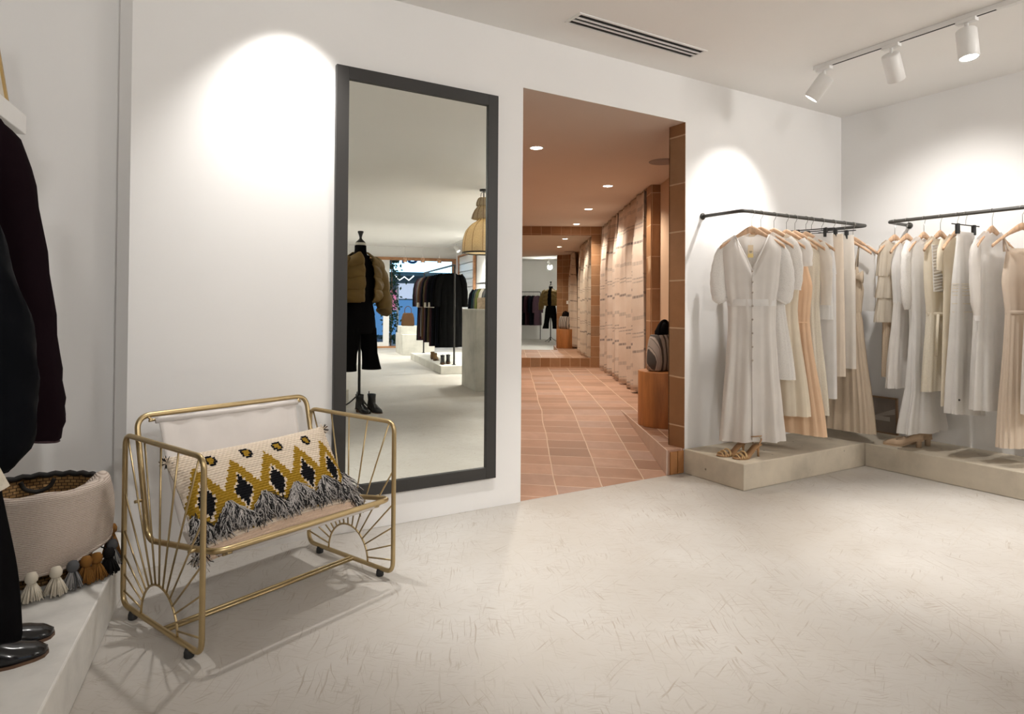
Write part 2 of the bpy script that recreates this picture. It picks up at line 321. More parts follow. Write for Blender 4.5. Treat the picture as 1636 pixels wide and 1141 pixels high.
def mk_curtain_mat():
    m, t, b = nt('striped_curtain_linen', .9, 0, (.72,.6,.52), .1); v = coord(t)
    sp = N(t, 'ShaderNodeSeparateXYZ'); t.links.new(v, sp.inputs[0]); z = sp.outputs['Z']; y = sp.outputs['Y']
    zw = mathn(t, 'ADD', z, mathn(t, 'MULTIPLY', mathn(t, 'SUBTRACT', mathn(t, 'FRACT', mathn(t, 'MULTIPLY', y, 1.9)), .5), .09))
    fz = mathn(t, 'FRACT', mathn(t, 'MULTIPLY', zw, 1/.62))
    band = ramp(t, fz, [(0,(0,0,0)),(.08,(0,0,0)),(.085,(.8,.8,.8)),(.125,(.8,.8,.8)),(.13,(0,0,0)),(.36,(0,0,0)),(.365,(.5,.5,.5)),(.385,(.5,.5,.5)),(.39,(0,0,0)),(.425,(0,0,0)),(.43,(.6,.6,.6)),(.45,(.6,.6,.6)),(.455,(0,0,0)),(.68,(0,0,0)),(.685,(.35,.35,.35)),(.75,(.35,.35,.35)),(.755,(0,0,0))])
    dash = ramp(t, mathn(t, 'FRACT', mathn(t, 'MULTIPLY', y, 34)), [(.3,(.6,.6,.6)),(.42,(1,1,1))])
    br = ramp(t, noise(t, coord(t, (1,2.2,1.2)), 1.6, 2), [(.35,(.55,.55,.55)),(.5,(1,1,1))])
    fac = mathn(t, 'MULTIPLY', mathn(t, 'MULTIPLY', band, dash), br)
    col = mix(t, fac, ramp(t, noise(t, v, 5), [(.3,(.66,.54,.45)),(.7,(.74,.63,.545))]), (.16,.14,.14)); t.links.new(col, b.inputs['Base Color'])
    bump(t, b, noise(t, v, 260, 1), .2, .002)
    tr = N(t, 'ShaderNodeBsdfTranslucent'); t.links.new(col, tr.inputs[0]); ms = N(t, 'ShaderNodeMixShader'); ms.inputs[0].default_value = .15
    t.links.new(b.outputs[0], ms.inputs[1]); t.links.new(tr.outputs[0], ms.inputs[2]); t.links.new(ms.outputs[0], t.nodes['Material Output'].inputs[0]); return m
CURT = mk_curtain_mat()
def curtain(da, db, label, seed, folds):
    rnd = random.Random(seed); ph = rnd.random()*6
    def fn(u, v):
        d = lerp(da, db, u); z = lerp(ZD-.012, ZC+.02+.012*sin(u*9), v); k = .25+.75*sm(0,.35,v)
        top = .012*sin(u*folds*4*pi+ph)*(1-sm(0,.2,v))
        x = CLAT-.105+k*(.072*sin(u*folds*2*pi+ph+.6*sin(v*2+u*3))+.018*sin(u*folds*4.7*pi+ph*2))+top
        return (x, d+.03*v*sin(u*6.28), z)
    o = cbuild(MB().grid(fn, 120, 30), 'fitting_room_curtain', CURT, solid=.004)
    tag(o, label, 'curtain', None); return o
curtain(7.05, 8.70, 'cream striped curtain nearest the doorway, behind the wooden stool', 2, 4)
curtain(8.83, 10.33, 'cream striped curtain farther down the passage, next to the end mirror', 5, 4)
curtain(4.98, 5.68, 'cream striped curtain seen only in the end mirror, beside the stool', 9, 4)
o = cbuild(MB().tube([(CLAT-.10,7.0,ZD-.012),(CLAT-.10,DE-.02,ZD-.012)], .009, 8), 'curtain_rail', FRW); tag(o, 'thin brown rail along the passage ceiling carrying the curtains', 'rail')
# downlights + speaker
dl0 = None; spots = [(.191,5.254,'single downlight on the left of the passage ceiling, nearest the doorway'),(1.017,6.891,'first downlight of the right-hand row, nearest the speaker'),(1.004,8.534,'middle downlight of the right-hand row in the passage ceiling'),(1.002,10.09,'last downlight of the right-hand row, just above the tiled header')]
for i, (l, d, lab) in enumerate(spots):
    p = cl(l, d, ZD)
    if dl0 is None:
        dl0 = thing('ceiling_downlight', lab, 'downlight', p, 0, 'downlights in the passage ceiling')
        MB().lathe([(.062,0),(.062,-.004),(.05,-.005),(.05,0)], 24, cap=False).build('bezel', WHITEM, dl0)
        MB().lathe([(.0005,-.002),(.049,-.002)], 24, cap=False).build('lens', LEDC, dl0)
    else: copy_tree(dl0, p, 0, lab)
p = cl(1.335, 5.72, ZD); sp = thing('ceiling_speaker', 'round flush grey speaker grille in the passage ceiling', 'speaker', p)
MB().lathe([(.125,0),(.125,-.006),(.115,-.008),(.0005,-.008)], 32, cap=False).build('grille', plain('grey_grille', (.30,.24,.22), .7), sp)
# stool + bag
sc = cl(1.285, 5.42, ZC); st = thing('tree_stump_stool', 'orange cedar cylinder stool on the tiled step', 'stool', sc)
MB().lathe([(.218,0),(.222,.004),(.222,.445),(.218,.452)], 14).build('body', STOOLW, st, bevel=.003)
bagM, t, b = nt('striped_woven_bag', .9, 0, (.5,.5,.5), .1); v = coord(t); wv = N(t, 'ShaderNodeTexWave', Scale=5.5, Distortion=2.2, Detail=1); wv.bands_direction = 'X'; t.links.new(v, wv.inputs['Vector'])
t.links.new(ramp(t, wv.outputs['Fac'], [(.3,(.10,.09,.085)),(.42,(.46,.40,.36)),(.6,(.52,.46,.41)),(.7,(.14,.13,.12)),(.8,(.4,.35,.32))]), b.inputs['Base Color'])
bz = sc+Vector((0,0,.4525)); bg = thing('woven_bag', 'grey and white striped woven bag sitting on the orange stool', 'bag', bz+Vector((-.02,.02,0)), .3)
def bag_ring(z, hw, hd, k): return [(hw*(abs(cos(t))**.6)*(1 if cos(t) > 0 else -1)+.006*sin(5*t+k), hd*(abs(sin(t))**.6)*(1 if sin(t) > 0 else -1), z) for t in [2*pi*i/40 for i in range(40)]]
MB().loft([bag_ring(z,a,c,i) for i, (z,a,c) in enumerate(((.002,.13,.06),(.01,.15,.08),(.08,.165,.085),(.18,.155,.08),(.26,.14,.065),(.30,.13,.05),(.30,.12,.04)))]).build('body', bagM, bg)
MB().tube(catmull([(-.10,-.03,.28),(-.09,-.03,.36),(-.03,-.025,.41),(.04,-.025,.41),(.09,-.03,.35),(.10,-.03,.28)]), .012, 8).build('handle', BLK, bg)
MB().loft([[(x+ox, y+oy, z) for x, y in [(hw*cos(2*pi*i/20), .05*sin(2*pi*i/20)) for i in range(20)]] for z, hw, ox, oy in ((.27,.10,.02,0),(.33,.11,.03,0),(.385,.07,.06,0),(.405,.02,.07,0))]).build('top_flap', BLK, bg)
sb = thing('tassel_strap', 'pink strap hanging from the bag over the stool edge', 'strap', (0,0,0))
p = sc+Vector((.857*.10-.515*.2, -.515*.10-.857*.2, .458))
bpy.data.objects.remove(sb)
# light switch on wall back side
o = MB().box(3.62,3.70,TH+.007,TH+.014,1.22,1.30).build('light_switch', WHITEM); tag(o, 'small white light switch on the tiled wall, seen in the far passage mirror', 'switch')
# ------------------------------------------------------------------ plinths
PH = .1687
o = MB().box(3.3465,XR-.002,-.5043,-.001,.0,PH).build('concrete_plinth', CONC, bevel=.006); tag(o, 'raw concrete display plinth along the back wall under the ivory dresses', 'plinth')
o = MB().box(XR-.5183,XR-.002,-2.5,-.5058,.0,PH).build('concrete_plinth', CONC, bevel=.006); tag(o, 'raw concrete display plinth along the right-hand wall with the nude pumps', 'plinth')
e1, e2 = Vector((.03,-.02)), Vector((-.36,-2.55)); dd = (e2-e1).normalized(); nn = Vector((dd.y,-dd.x))
pl = [(.032,.118),tuple(e1),tuple(e2),tuple(e2+nn*.72),(-.735,.0),(-.715,.118)]
pl = [(-.032,.118),(-.032,.052),(.012,-.002),(.009,-.25),(-.116,-1.041),(-.36,-2.6),(-1.10,-2.6),(-.745,-.03),(-.722,.116)]
o = MB().prism(pl, 0, .17).build('white_plinth', WCONC, bevel=.006); tag(o, 'white painted display plinth at left under the dark coats and basket', 'plinth')
# ------------------------------------------------------------------ mirror on the wall
mx0, mx1, mz0, mz1 = .8957, 1.827, .1731, 2.3576
t0 = thing('wall_mirror', 'tall rectangular mirror in a wide charcoal frame on the white wall', 'mirror', (0,0,0))
b = MB(); fw = .064
for q in ((mx0,mx0+fw,mz0,mz1),(mx1-fw,mx1,mz0,mz1),(mx0+fw,mx1-fw,mz0,mz0+fw),(mx0+fw,mx1-fw,mz1-fw,mz1)): b.box(q[0],q[1],-.03,-.002,q[2],q[3])
b.build('frame', FRAMEM, t0, bevel=.002)
MB().box(mx0+fw-.004,mx1-fw+.004,-.015,-.006,mz0+fw-.004,mz1-fw+.004).build('glass', MIR, t0)
# ------------------------------------------------------------------ ceiling vent + track
vt = thing('ceiling_vent', 'long narrow air vent with three dark slots in the white ceiling', 'vent', (2.62,-.335,H))
b = MB(); b.box(-.50,.50,-.072,-.058,-.006,0); b.box(-.50,.50,.058,.072,-.006,0); b.box(-.50,-.482,-.058,.058,-.006,0); b.box(.482,.50,-.058,.058,-.006,0); b.build('frame', WHITEM, vt)
b = MB()
for k in range(2): y = -.0185+.037*k; b.box(-.482,.482,y-.0065,y+.0065,-.007,-.001)
b.build('slat', WHITEM, vt); MB().box(-.482,.482,-.058,.058,-.0012,-.0002).build('slot_backing', DARK, vt)
tr = thing('lighting_track', 'white lighting track on the ceiling in the right-hand corner', 'track', (3.935,-1.12,H))
MB().box(-.017,.017,-.62,.53,-.028,0).build('rail', WHITEM, tr, bevel=.003); MB().box(-.007,.007,-.52,.40,-.0286,-.0275).build('conductor_slot', DARK, tr); MB().box(-.019,.019,-.66,-.56,-.031,0).build('end_feed', WHITEM, tr, bevel=.003)
def spotlight(loc, aim, label, lit=True, mat=None):
    s = thing('track_spotlight', label, 'spotlight', loc, 0, 'white cylinder spotlights on the track'); d = Vector(aim).normalized()
    MB().box(-.02,.02,-.05,.05,-.02,0).build('adapter', WHITEM, s, bevel=.003)
    MB().tube([(0,0,-.015),(0,0,-.075)], .009, 10).build('stem', WHITEM, s)
    q = d.to_track_quat('-Z','Y').to_matrix().to_4x4(); piv = Vector((0,0,-.085)); Mx = Matrix.Translation(piv) @ q
    bd = MB(Mx); bd.lathe([(.0005,.03),(.045,.03),(.05,.024),(.05,-.135),(.046,-.137),(.043,-.128),(.0005,-.126)], 28, cap=False); bh = bd.build('housing', WHITEM, s)
    MB(Mx).lathe([(.0005,-.130),(.043,-.1305)], 28, cap=False).build('lens', LED, bh)
    return s, Vector(loc)+piv+d*.16, d
s1, sp1, sd1 = spotlight((3.935,-.66,H-.028), (-.28,.52,-.80), 'track spotlight nearest the corner, tilted towards the dresses')
s2, sp2, sd2 = spotlight((3.935,-1.095,H-.028), (.62,.10,-.80), 'middle spotlight of the track, turned away to the right wall')
s3, sp3, sd3 = spotlight((3.935,-1.50,H-.028), (-.08,-.12,-.99), 'track spotlight nearest the camera, its lit face towards us')
# ------------------------------------------------------------------ brass loveseat (local x = width, local -y = front)
CA = radians(21.77); ch = thing('brass_loveseat', 'brass wire loveseat with sunburst sides and a cream canvas sling', 'chair', (.492,-.532,0), CA)
def side(xs):
    o = MB()
    fp = fillet([(xs,.285,.032),(xs,.285,.66),(xs,-.295,.66),(xs,-.295,.032)], .045, 6, True); o.tube(fp, .0095, 10, closed=True)
    o = o.build('side_frame', GOLD, ch)
    arch = [(xs, .135*cos(a), .038+.135*sin(a)) for a in [pi*k/20 for k in range(21)]]
    MB().tube(arch, .0042, 8).build('sun_arch', GOLD, o)
    for k in range(15):
        a = radians(9+162*k/14); ca, sa = cos(a), sin(a)
        ts = [(.285 if ca > 0 else -.295)/ca if abs(ca) > 1e-6 else 9, (.66-.038)/sa]; tt = min(ts)
        MB().tube([(xs,.135*ca,.038+.135*sa),(xs,tt*ca,.038+tt*sa)], .0034, 6).build('ray_rod', GOLD, o)
    for yy in (.2, -.215): MB().lathe([(.014,0),(.016,.003),(.016,.018),(.012,.03)], 14, (xs,yy,0)).build('foot', RUB, o)
side(-.405); side(.405)
XS = .372
sf = MB(); sf.tube(fillet([(-XS,.275,.725),(-XS,.165,.285),(-XS,-.315,.352),(XS,-.315,.352),(XS,.165,.285),(XS,.275,.725)], .055, 8, True), .0105, 10, closed=True)
for s in (-1, 1):
    sf.tube([(s*XS,-.2,.336),(s*.405,-.2,.336)], .006, 8); sf.tube([(s*XS,.2,.425),(s*.405,.2,.425)], .006, 8)
sf = sf.build('seat_frame', GOLD, ch)
for zz, yy in ((.706,.262),(.327,-.285)):
    MB().tube(catmull([(-.335,yy+(.012 if zz > .5 else -.022),zz+(.018 if zz > .5 else .02)),(-.318,yy,zz),(-.28,yy,zz),(.28,yy,zz),(.318,yy,zz),(.335,yy+(.012 if zz > .5 else -.022),zz+(.018 if zz > .5 else .02))]), .005, 8).build('sling_rod', GOLD, ch)
for k in (-.012, .012): MB().tube([(-.405,-.035+k,.033),(.405,-.035+k,.033)], .0062, 8).build('stretcher_bar', GOLD, ch)
slp = catmull([(.272,.703),(.248,.655),(.19,.50),(.115,.335),(.03,.262),(-.08,.258),(-.2,.29),(-.282,.326)], 8)
slp = catmull([(.262,.712),(.25,.69),(.19,.51),(.115,.345),(.03,.268),(-.08,.264),(-.2,.292),(-.285,.334),(-.292,.326),(-.284,.318),(-.2,.283)], 8) if False else [Vector((0,a.x,a.y)) for a in catmull([(.262,.713,0),(.25,.69,0),(.19,.51,0),(.115,.345,0),(.03,.268,0),(-.08,.264,0),(-.2,.292,0),(-.285,.334,0)], 8)]
def sling(u, v):
    i = v*(len(slp)-1); a = slp[int(i)]; b_ = slp[min(int(i)+1, len(slp)-1)]; f = i-int(i); q = a+(b_-a)*f
    hw = lerp(.31,.30,v)-.02*sin(pi*v); x = lerp(-hw,hw,u)
    return (x, q.y-.003*sin(u*31+4*v)*(1-v)*sin(pi*min(1,v*3)), q.z-.012*sin(pi*u)*sin(pi*v)+.002*sin(u*23+v*9))
slo = MB().grid(sling, 40, 60).build('canvas_sling', CANV, ch, solid=.003)
hem = MB(); hem.tube([(-.312,.252,.702),(.312,.252,.702)], .010, 10, flat=(.6,1)); hem.build('rod_pocket', CANV, slo)
hem = MB(); hem.tube([(-.302,-.285,.331),(.302,-.285,.331)], .011, 10); hem.build('rod_pocket', CANV, slo)
# ------------------------------------------------------------------ lumbar cushion with fringe
KN = [cloth('cream_yarn', (.70,.60,.49), 0, .95, 300), cloth('mustard_yarn', (.34,.205,.022), 0, .95, 300), cloth('black_yarn', (.012,.012,.014), 0, .95, 300), cloth('peach_yarn', (.66,.50,.38), 0, .95, 300)]
CW, CH_, CT = .69, .41, .07
CC = [.10,.30,.50,.70,.90]
def pat(u, v):
    if v < .0 or v > 1: return 0
    vr = round(v*40)/40.; ur = round(u*84)/84.
    for uc in CC:
        du = abs(ur-uc); dv = abs(vr-.47)
        if du/.047+dv/.17 < 1: return 2
        if .98 < (du/.058+dv/.21): pass
        d = du/.112+dv/.36
        if d < 1 and du/.055+dv/.20 > 1: return 1
    for uc in (.20,.40,.60,.80):
        du = abs(ur-uc); dv = abs(vr-.855); d = max(du/.030, dv/.062, (du/.030+dv/.062)/1.5)
        if d < .60: return 1
        if d < 1.0: return 2
    return 3 if v < .10 else 0
def cush(u, v, sgn):
    a, b_ = 2*u-1, 2*v-1
    th = CT*max(0, 1-abs(a)**2.6)**.55*max(0, 1-abs(b_)**2.2)**.6
    pinch = 1-.05*(1-abs(b_)**2)*abs(a)**3; pz = 1-.06*(1-abs(a)**2)
    rib = (.0045*abs(sin(v*40*pi))+.0015*sin(u*84*pi+pi*(int(v*40)%2)))*(1 if sgn > 0 else .3)
    return (a*CW/2*pinch, -sgn*(th+rib), b_*CH_/2*pz)
cm = MB(); cm.grid(lambda u, v: cush(u,v,1), 220, 240, mf=pat); cm.grid(lambda u, v: cush(1-u,v,-1), 24, 24, mf=lambda u, v: 0)
cu = cm.build('lumbar_cushion', KN); tag(cu, 'woven cream lumbar cushion with mustard and black diamonds and shaggy grey fringe, on the loveseat', 'cushion')
CM = Matrix.Translation((.492,-.532,0)) @ Matrix.Rotation(CA, 4, 'Z') @ Matrix.Translation((-.012,-.035,.437)) @ Matrix.Rotation(radians(-1.5), 4, 'Y') @ Matrix.Rotation(radians(-37), 4, 'X')
cu.matrix_world = CM
fb = MB(); fwh = MB(); rnd = random.Random(11)
def strand(mb, p, d, L):
    p = Vector(p); d = Vector(d); pts = []; up = Vector((rnd.uniform(-.8,.8), -rnd.uniform(.2,1.3), rnd.uniform(-.2,.5)))
    for k in range(5):
        t = k/4; pts.append(p+d*L*t+up*(.010*sin(pi*min(1,t*.8+.05)))+Vector((rnd.uniform(-.003,.003),0,rnd.uniform(-.003,.003)))*k)
    mb.tube(pts, [.0014,.0016,.0016,.0015,.0010], 4)
def fringe_row(u, v, n, L, side=0):
    for _ in range(n):
        uu = clamp(u+rnd.uniform(-.012,.012), .005, .995); vv = v+rnd.uniform(-.02,.02); b_ = cush(uu, vv, 1)
        d = Vector((rnd.gauss(side,.42), rnd.uniform(-.12,.02), -1)).normalized()
        strand(fb if rnd.random() < .46 else fwh, b_, d, L*rnd.uniform(.75,1.15))
for k in range(150):
    u = (k+.5)/150; du = min(abs(u-c) for c in CC)
    if u < .02 or u > .98: continue
    v = .40-.20*(1-du/.10)
    if du < .018: continue
    fringe_row(u, max(.15, v), 30, .062 if du > .03 else .045)
for k in range(26): fringe_row(.985, .12+k*.012, 5, .065, .5); fringe_row(.02, .08+k*.013, 7, .06, -.3)
FB = cloth('charcoal_fringe', (.030,.029,.030), 0, .9); FW = cloth('pale_fringe', (.46,.43,.41), 0, .9)
nv = len(fb.v); fb.cm = 0
for q in fwh.v: fb.v.append(q)
for f in fwh.f: fb.f.append([i+nv for i in f]); fb.sm.append(True); fb.mi.append(1)
fo = fb.build('fringe', [FB, FW], cu); fo['kind'] = 'stuff'
# tufted corners
for (cx, cz) in ((-.335,.185),(.34,.19),(-.337,-.185)):
    tf = MB()
    for _ in range(46):
        d = Vector((rnd.gauss(0,.8)+(1 if cx > 0 else -1)*.5, rnd.gauss(0,.6), rnd.gauss(0,.8)+(.4 if cz > 0 else -.5))).normalized()
        pp = [(cx+d.x*t*.026, d.y*t*.026, cz+d.z*t*.026) for t in (0,.5,1)]; tf.cm = 0 if rnd.random() < .6 else 1; tf.tube(pp, [.0022,.0022,.0014], 4)
    tf.build('corner_tuft', [KN[0], FB], cu)
# ------------------------------------------------------------------ garments
def hanger_make(mat=WOODH, half=.205, drop=.125):
    h = thing('wooden_hanger', '', 'hanger', (0,0,0))
    hk = [(0,0,-.088),(0,0,-.045)]+[(.021*sin(a)-.0, 0, .0-.024*cos(a)-.000) for a in [radians(k) for k in range(10, 250, 20)]]
    hk = [(0,0,-.09),(0,0,-.040),(.008,0,-.028)]+[(.0195*cos(a),0,.0195*sin(a)) for a in [radians(k) for k in range(-50, 190, 20)]]
    MB().tube(hk, .0018, 6).build('hook', STEEL, h)
    mb = MB(); rings = []
    for k in range(-14, 15):
        t = k/14; x = half*t; a = abs(t); zc = -.112-drop*a**1.2; hh = lerp(.024,.012,sm(.05,.55,a)); hd = .0065+.003*a
        y = -.018*a*a
        rings.append([(x, y+hd*cos(2*pi*i/10), zc+hh*sin(2*pi*i/10)) for i in range(10)])
    mb.loft(rings); mb.build('shoulder_bar', mat, h)
    return h
def clip_hanger_make():
    h = thing('clip_hanger', '', 'hanger', (0,0,0))
    hk = [(0,0,-.07),(0,0,-.040),(.008,0,-.028)]+[(.0195*cos(a),0,.0195*sin(a)) for a in [radians(k) for k in range(-50, 190, 20)]]
    MB().tube(hk, .0018, 6).build('hook', STEEL, h); MB().tube([(-.16,0,-.072),(.16,0,-.072)], .004, 8).build('bar', BLACKM, h)
    for s in (-.095, .095): MB().box(s-.012,s+.012,-.011,.011,-.135,-.066).build('clip', RUB, h, bevel=.003)
    return h
HDROP = .125
def hang_z(x): return -.112-HDROP*(min(1,abs(x)/.205))**1.2
H0 = hanger_make(); H1 = clip_hanger_make(); used = {'h': 0, 'c': 0}
def put_hanger(kind, loc, yaw, label, group):
    src = H0 if kind == 'h' else H1
    if used[kind]: return copy_tree(src, loc, yaw, label, group)
    used[kind] = 1; src.location = loc; src.rotation_euler.z = yaw; src['label'] = label; src['group'] = group; return src
def body(name, mat, parent, hw, hd, top, hem, npl=9, amp=((0,0),(1,.012)), seed=0, neck=(.06,.05,.02), slope=.25, nt_=84, nv=36, sh0=None, xo=((0,0),(1,0)), hemw=.0, flat_top=False, ripple=.0, thick=0, tilt=0):
    """hanging garment: hw/hd tables over v (0 shoulder .. 1 hem); neck=(half width, front depth, back depth)"""
    rnd = random.Random(seed); ph = [rnd.uniform(0,6.28) for _ in range(6)]; nw, fd, bd_ = neck
    def fn(u, v):
        t = 2*pi*u; w_ = interp(hw, v); d = interp(hd, v)
        ct, st_ = cos(t), sin(t); x = w_*(abs(ct)**.8)*(1 if ct > 0 else -1); y = d*(abs(st_)**.75)*(1 if st_ > 0 else -1)
        xt = interp(hw,0)*(abs(ct)**.8)
        if flat_top: zt = top
        else:
            zt = (hang_z(max(xt,nw))+.022) if top > -.2 else top-slope*max(0, xt-nw)
            if xt < nw: zt -= (fd if st_ < 0 else bd_)*(1-xt/nw)**(1 if st_ < 0 and fd > .1 else .6)
        z = lerp(zt, hem+tilt*x+hemw*sin(2*t+ph[3]), v)
        a = interp(amp, v); k = a*(sin(npl*t+ph[0]+.7*sin(v*3+ph[1]))+.45*sin(npl*2.3*t+ph[2]+1.3*v))
        x += interp(xo, v)+k*ct*.6+ripple*sin(v*40+t*3); y += k*st_*1.0+.3*k
        return (x, y, z)
    return MB().grid(fn, nt_, nv, wrap=True).build(name, mat, parent, solid=thick)
def sleeve(mat, parent, pts, rad, name='sleeve', flat=(1,.45), wav=.04, seed=0, n=30):
    P = catmull(pts, 5); m = len(P); rnd = random.Random(seed); mb = MB(); rings = []
    for i, p in enumerate(P):
        t = (P[min(i+1,m-1)]-P[max(i-1,0)]).normalized(); sx = Vector((-t.z,0,t.x)); 
        if sx.length < 1e-4: sx = Vector((1,0,0))
        sx.normalize(); sy = t.cross(sx); r = interp(rad, i/(m-1)); rr = r*(1+wav*sin(i*2.1+seed))
        g_ = wav*.9*sin(pi*min(1,i/(m-1)*1.1))
        rings.append([p+(sx*cos(a)*flat[0]+sy*sin(a)*flat[1])*rr*(1+g_*sin(6*a+seed+i*.35)) for a in [2*pi*k/n for k in range(n)]])
    mb.loft(rings, True, False); return mb.build(name, mat, parent)
def hang_tag(parent, x, y, z, s=1):
    tg = MB().box(x-.017*s,x+.017*s,y-.001,y+.001,z-.058*s,z).build('price_tag', PAPER, parent)
    MB().box(x-.017*s,x+.017*s,y-.0014,y+.0012,z-.083*s,z-.058*s).build('tag_end', PAPY, tg)
    b = MB(); b.box(x-.008*s,x+.010*s,y-.0016,y-.0011,z-.045*s,z-.041*s); b.box(x-.006*s,x+.007*s,y-.0016,y-.0011,z-.052*s,z-.0495*s); b.build('tag_print', INK, tg)
    MB().tube([(x,y,z),(x*.6,y+.004,z+.045*s)], .0007, 4).build('tag_thread', PAPER, tg)
def buttons(parent, xs, y, zs, mat=BTN, r=.005):
    for z in zs: MB().tube([(xs,y(z)-.001,z),(xs,y(z)-.005,z)], r, 10).build('button', mat, parent)
SPL = 'dresses on the back-wall rail'; SPR = 'dresses on the right-wall rail'
def garment(name, label, cat, loc, yaw, group): return thing(name, label, cat, loc, yaw, group)
ZR = 1.80; YR = -.348
# rails
def rail(path, label):
    r = thing('clothes_rail', label, 'rail', (0,0,0)); MB().tube(fillet(path, .045, 8), .0125, 12).build('tube', RAILM, r)
    for p in (path[0], path[-1]):
        d = (Vector(path[1])-Vector(path[0])).normalized() if p == path[0] else (Vector(path[-2])-Vector(path[-1])).normalized()
        MB().tube([Vector(p),Vector(p)+d*.008], .024, 14).build('wall_flange', RAILM, r)
    return r
rail([(3.519,-.001,ZR),(3.525,YR,ZR),(4.965,YR,ZR),(4.965,-.001,ZR)], 'dark grey bent-tube rail on the back wall, left of the corner')
RX = 4.838
rail([(XR-.001,-.555,ZR-.005),(RX,-.578,ZR-.005),(RX-.012,-2.25,ZR-.005),(XR-.001,-2.25,ZR-.005)], 'dark grey bent-tube rail on the right-hand wall')
hz = ZR+.0
HK = dict(zip('abcdefghijk', (3.612,3.705,3.842,3.978,4.072,4.197,4.262,4.385,4.525,4.66,4.778)))
def at1(k): return (HK[k], YR, hz-.0055)
G = {}
def g1(k, yaw, name, label, cat, hk, hlabel):
    yw = radians(yaw); put_hanger(hk, at1(k), yw, hlabel, 'hangers on the back-wall rail'); return garment(name, label, cat, at1(k), yw, SPL)
HH = 'hangers on the back-wall rail'
# G1 long V-neck dress
g = g1('a', -46, 'long_dress', 'long ivory V-neck button dress with lace sleeves, first on the back-wall rail, facing out', 'dress', 'h', 'pale wooden hanger holding the ivory V-neck dress at the near end of the rail')
hw1 = ((0,.190),(.05,.192),(.20,.175),(.34,.150),(.42,.148),(.6,.160),(.85,.185),(1,.200)); hd1 = ((0,.012),(.06,.05),(.3,.055),(.45,.045),(1,.07))
bo = body('bodice_and_skirt', IV, g, hw1, hd1, -.125, -1.53, 7, ((0,0),(.1,.004),(.33,.007),(.45,.008),(1,.032)), 3, neck=(.105,.235,.02), slope=.36, nv=50, tilt=.05)
yf = lambda z: -.064-.004*sm(-.4,-1.5,z)
for s in (-1, 1):
    sleeve(LACEW, g, [(s*.168,0,-.225),(s*.195,0,-.29),(s*.213,-.004,-.38),(s*.216,-.006,-.48),(s*.206,-.006,-.56),(s*.188,-.01,-.60)], ((0,.03),(.2,.044),(.55,.05),(.85,.052),(1,.034)), wav=.03, seed=s+3)
    sleeve(IV, g, [(s*.195,-.008,-.580),(s*.182,-.012,-.606)], ((0,.036),(1,.034)), 'cuff')
wb = MB(); wb.loft([[(.156*cos(a), .058*sin(a)*(abs(sin(a))**-.2 if abs(sin(a)) > .05 else 1)-.002, z) for a in [2*pi*k/40 for k in range(40)]] for z in (-.585,-.59,-.625,-.63)], True, False); wb.build('waistband', WHT, g)
pk = MB()
for s in (-1, 1): pk.tube([(s*.108,-.012,-.155),(s*.07,-.045,-.24),(s*.028,-.056,-.33),(s*.004,-.060,-.388)], .006, 8, flat=(1,.5))
pk.build('neck_trim', WHT, g)
pl_ = MB(); pl_.tube([(0,-.060,-.39),(0,-.056,-.60),(0,-.057,-1.0),(0,-.068,-1.515)], .009, 8, flat=(1,.25)); plk = pl_.build('button_placket', IV, g)
buttons(plk, 0, lambda z: -.0655-.004*sm(-.9,-1.5,z), (-.40,-.47,-.54,-.63,-.72,-.81,-.90,-.99), r=.0065)
MB().box(-.018,.018,-.004,.004,-.162,-.150).build('neck_label', PAPER, g); hang_tag(g, -.012, -.052, -.225)
# G2 short white lace dress
g = g1('b', -56, 'lace_dress', 'white dress with lace top, second from the near end of the back-wall rail', 'dress', 'h', 'wooden hanger second from the near end of the back-wall rail')
body('dress_body', LACEW, g, ((0,.175),(.25,.165),(.45,.15),(1,.215)), ((0,.01),(.15,.03),(1,.04)), -.14, -1.12, 8, ((0,0),(.4,.004),(1,.012)), 4, slope=.3, neck=(.07,.06,.02))
for s in (-1, 1): sleeve(LACEW, g, [(s*.165,0,-.175),(s*.205,0,-.26),(s*.225,0,-.40),(s*.215,0,-.52)], ((0,.03),(.3,.045),(1,.035)), wav=.05, seed=s)
# G3 cream midi
g = g1('c', -66, 'midi_dress', 'cream short-sleeved midi dress hanging in front of the peach one', 'dress', 'h', 'wooden hanger holding the cream midi dress beside the peach dress')
body('dress_body', CREAM, g, ((0,.18),(.2,.17),(.4,.15),(1,.225)), ((0,.01),(.15,.035),(1,.042)), -.14, -1.37, 9, ((0,0),(.4,.006),(1,.020)), 6, slope=.3, neck=(.08,.07,.02))
for s in (-1, 1): sleeve(WHT, g, [(s*.17,0,-.18),(s*.20,0,-.25),(s*.205,0,-.36)], ((0,.03),(.5,.045),(1,.04)), wav=.05, seed=s)
# G4 peach
g = g1('d', -70, 'slip_dress', 'peach pleated slip dress with thin straps', 'dress', 'h', 'wooden hanger holding the peach slip dress')
body('dress_body', PEACH, g, ((0,.13),(.16,.17),(.30,.155),(.36,.15),(1,.255)), ((0,.02),(.15,.045),(.34,.035),(1,.046)), -.30, -1.50, 17, ((0,.001),(.28,.003),(.36,.005),(1,.013)), 8, slope=.1, neck=(.12,.10,-.02), nv=44, nt_=120, tilt=-.05)
for s in (-1, 1): MB().tube([(s*.105,-.03,-.34),(s*.125,-.004,-.175),(s*.105,.03,-.33)], .004, 6).build('strap', PEACH, g)
MB().tube([(-.15,-.036,-.74),(0,-.046,-.742),(.15,-.036,-.74)], .004, 6).build('waist_seam', PEACH, g)
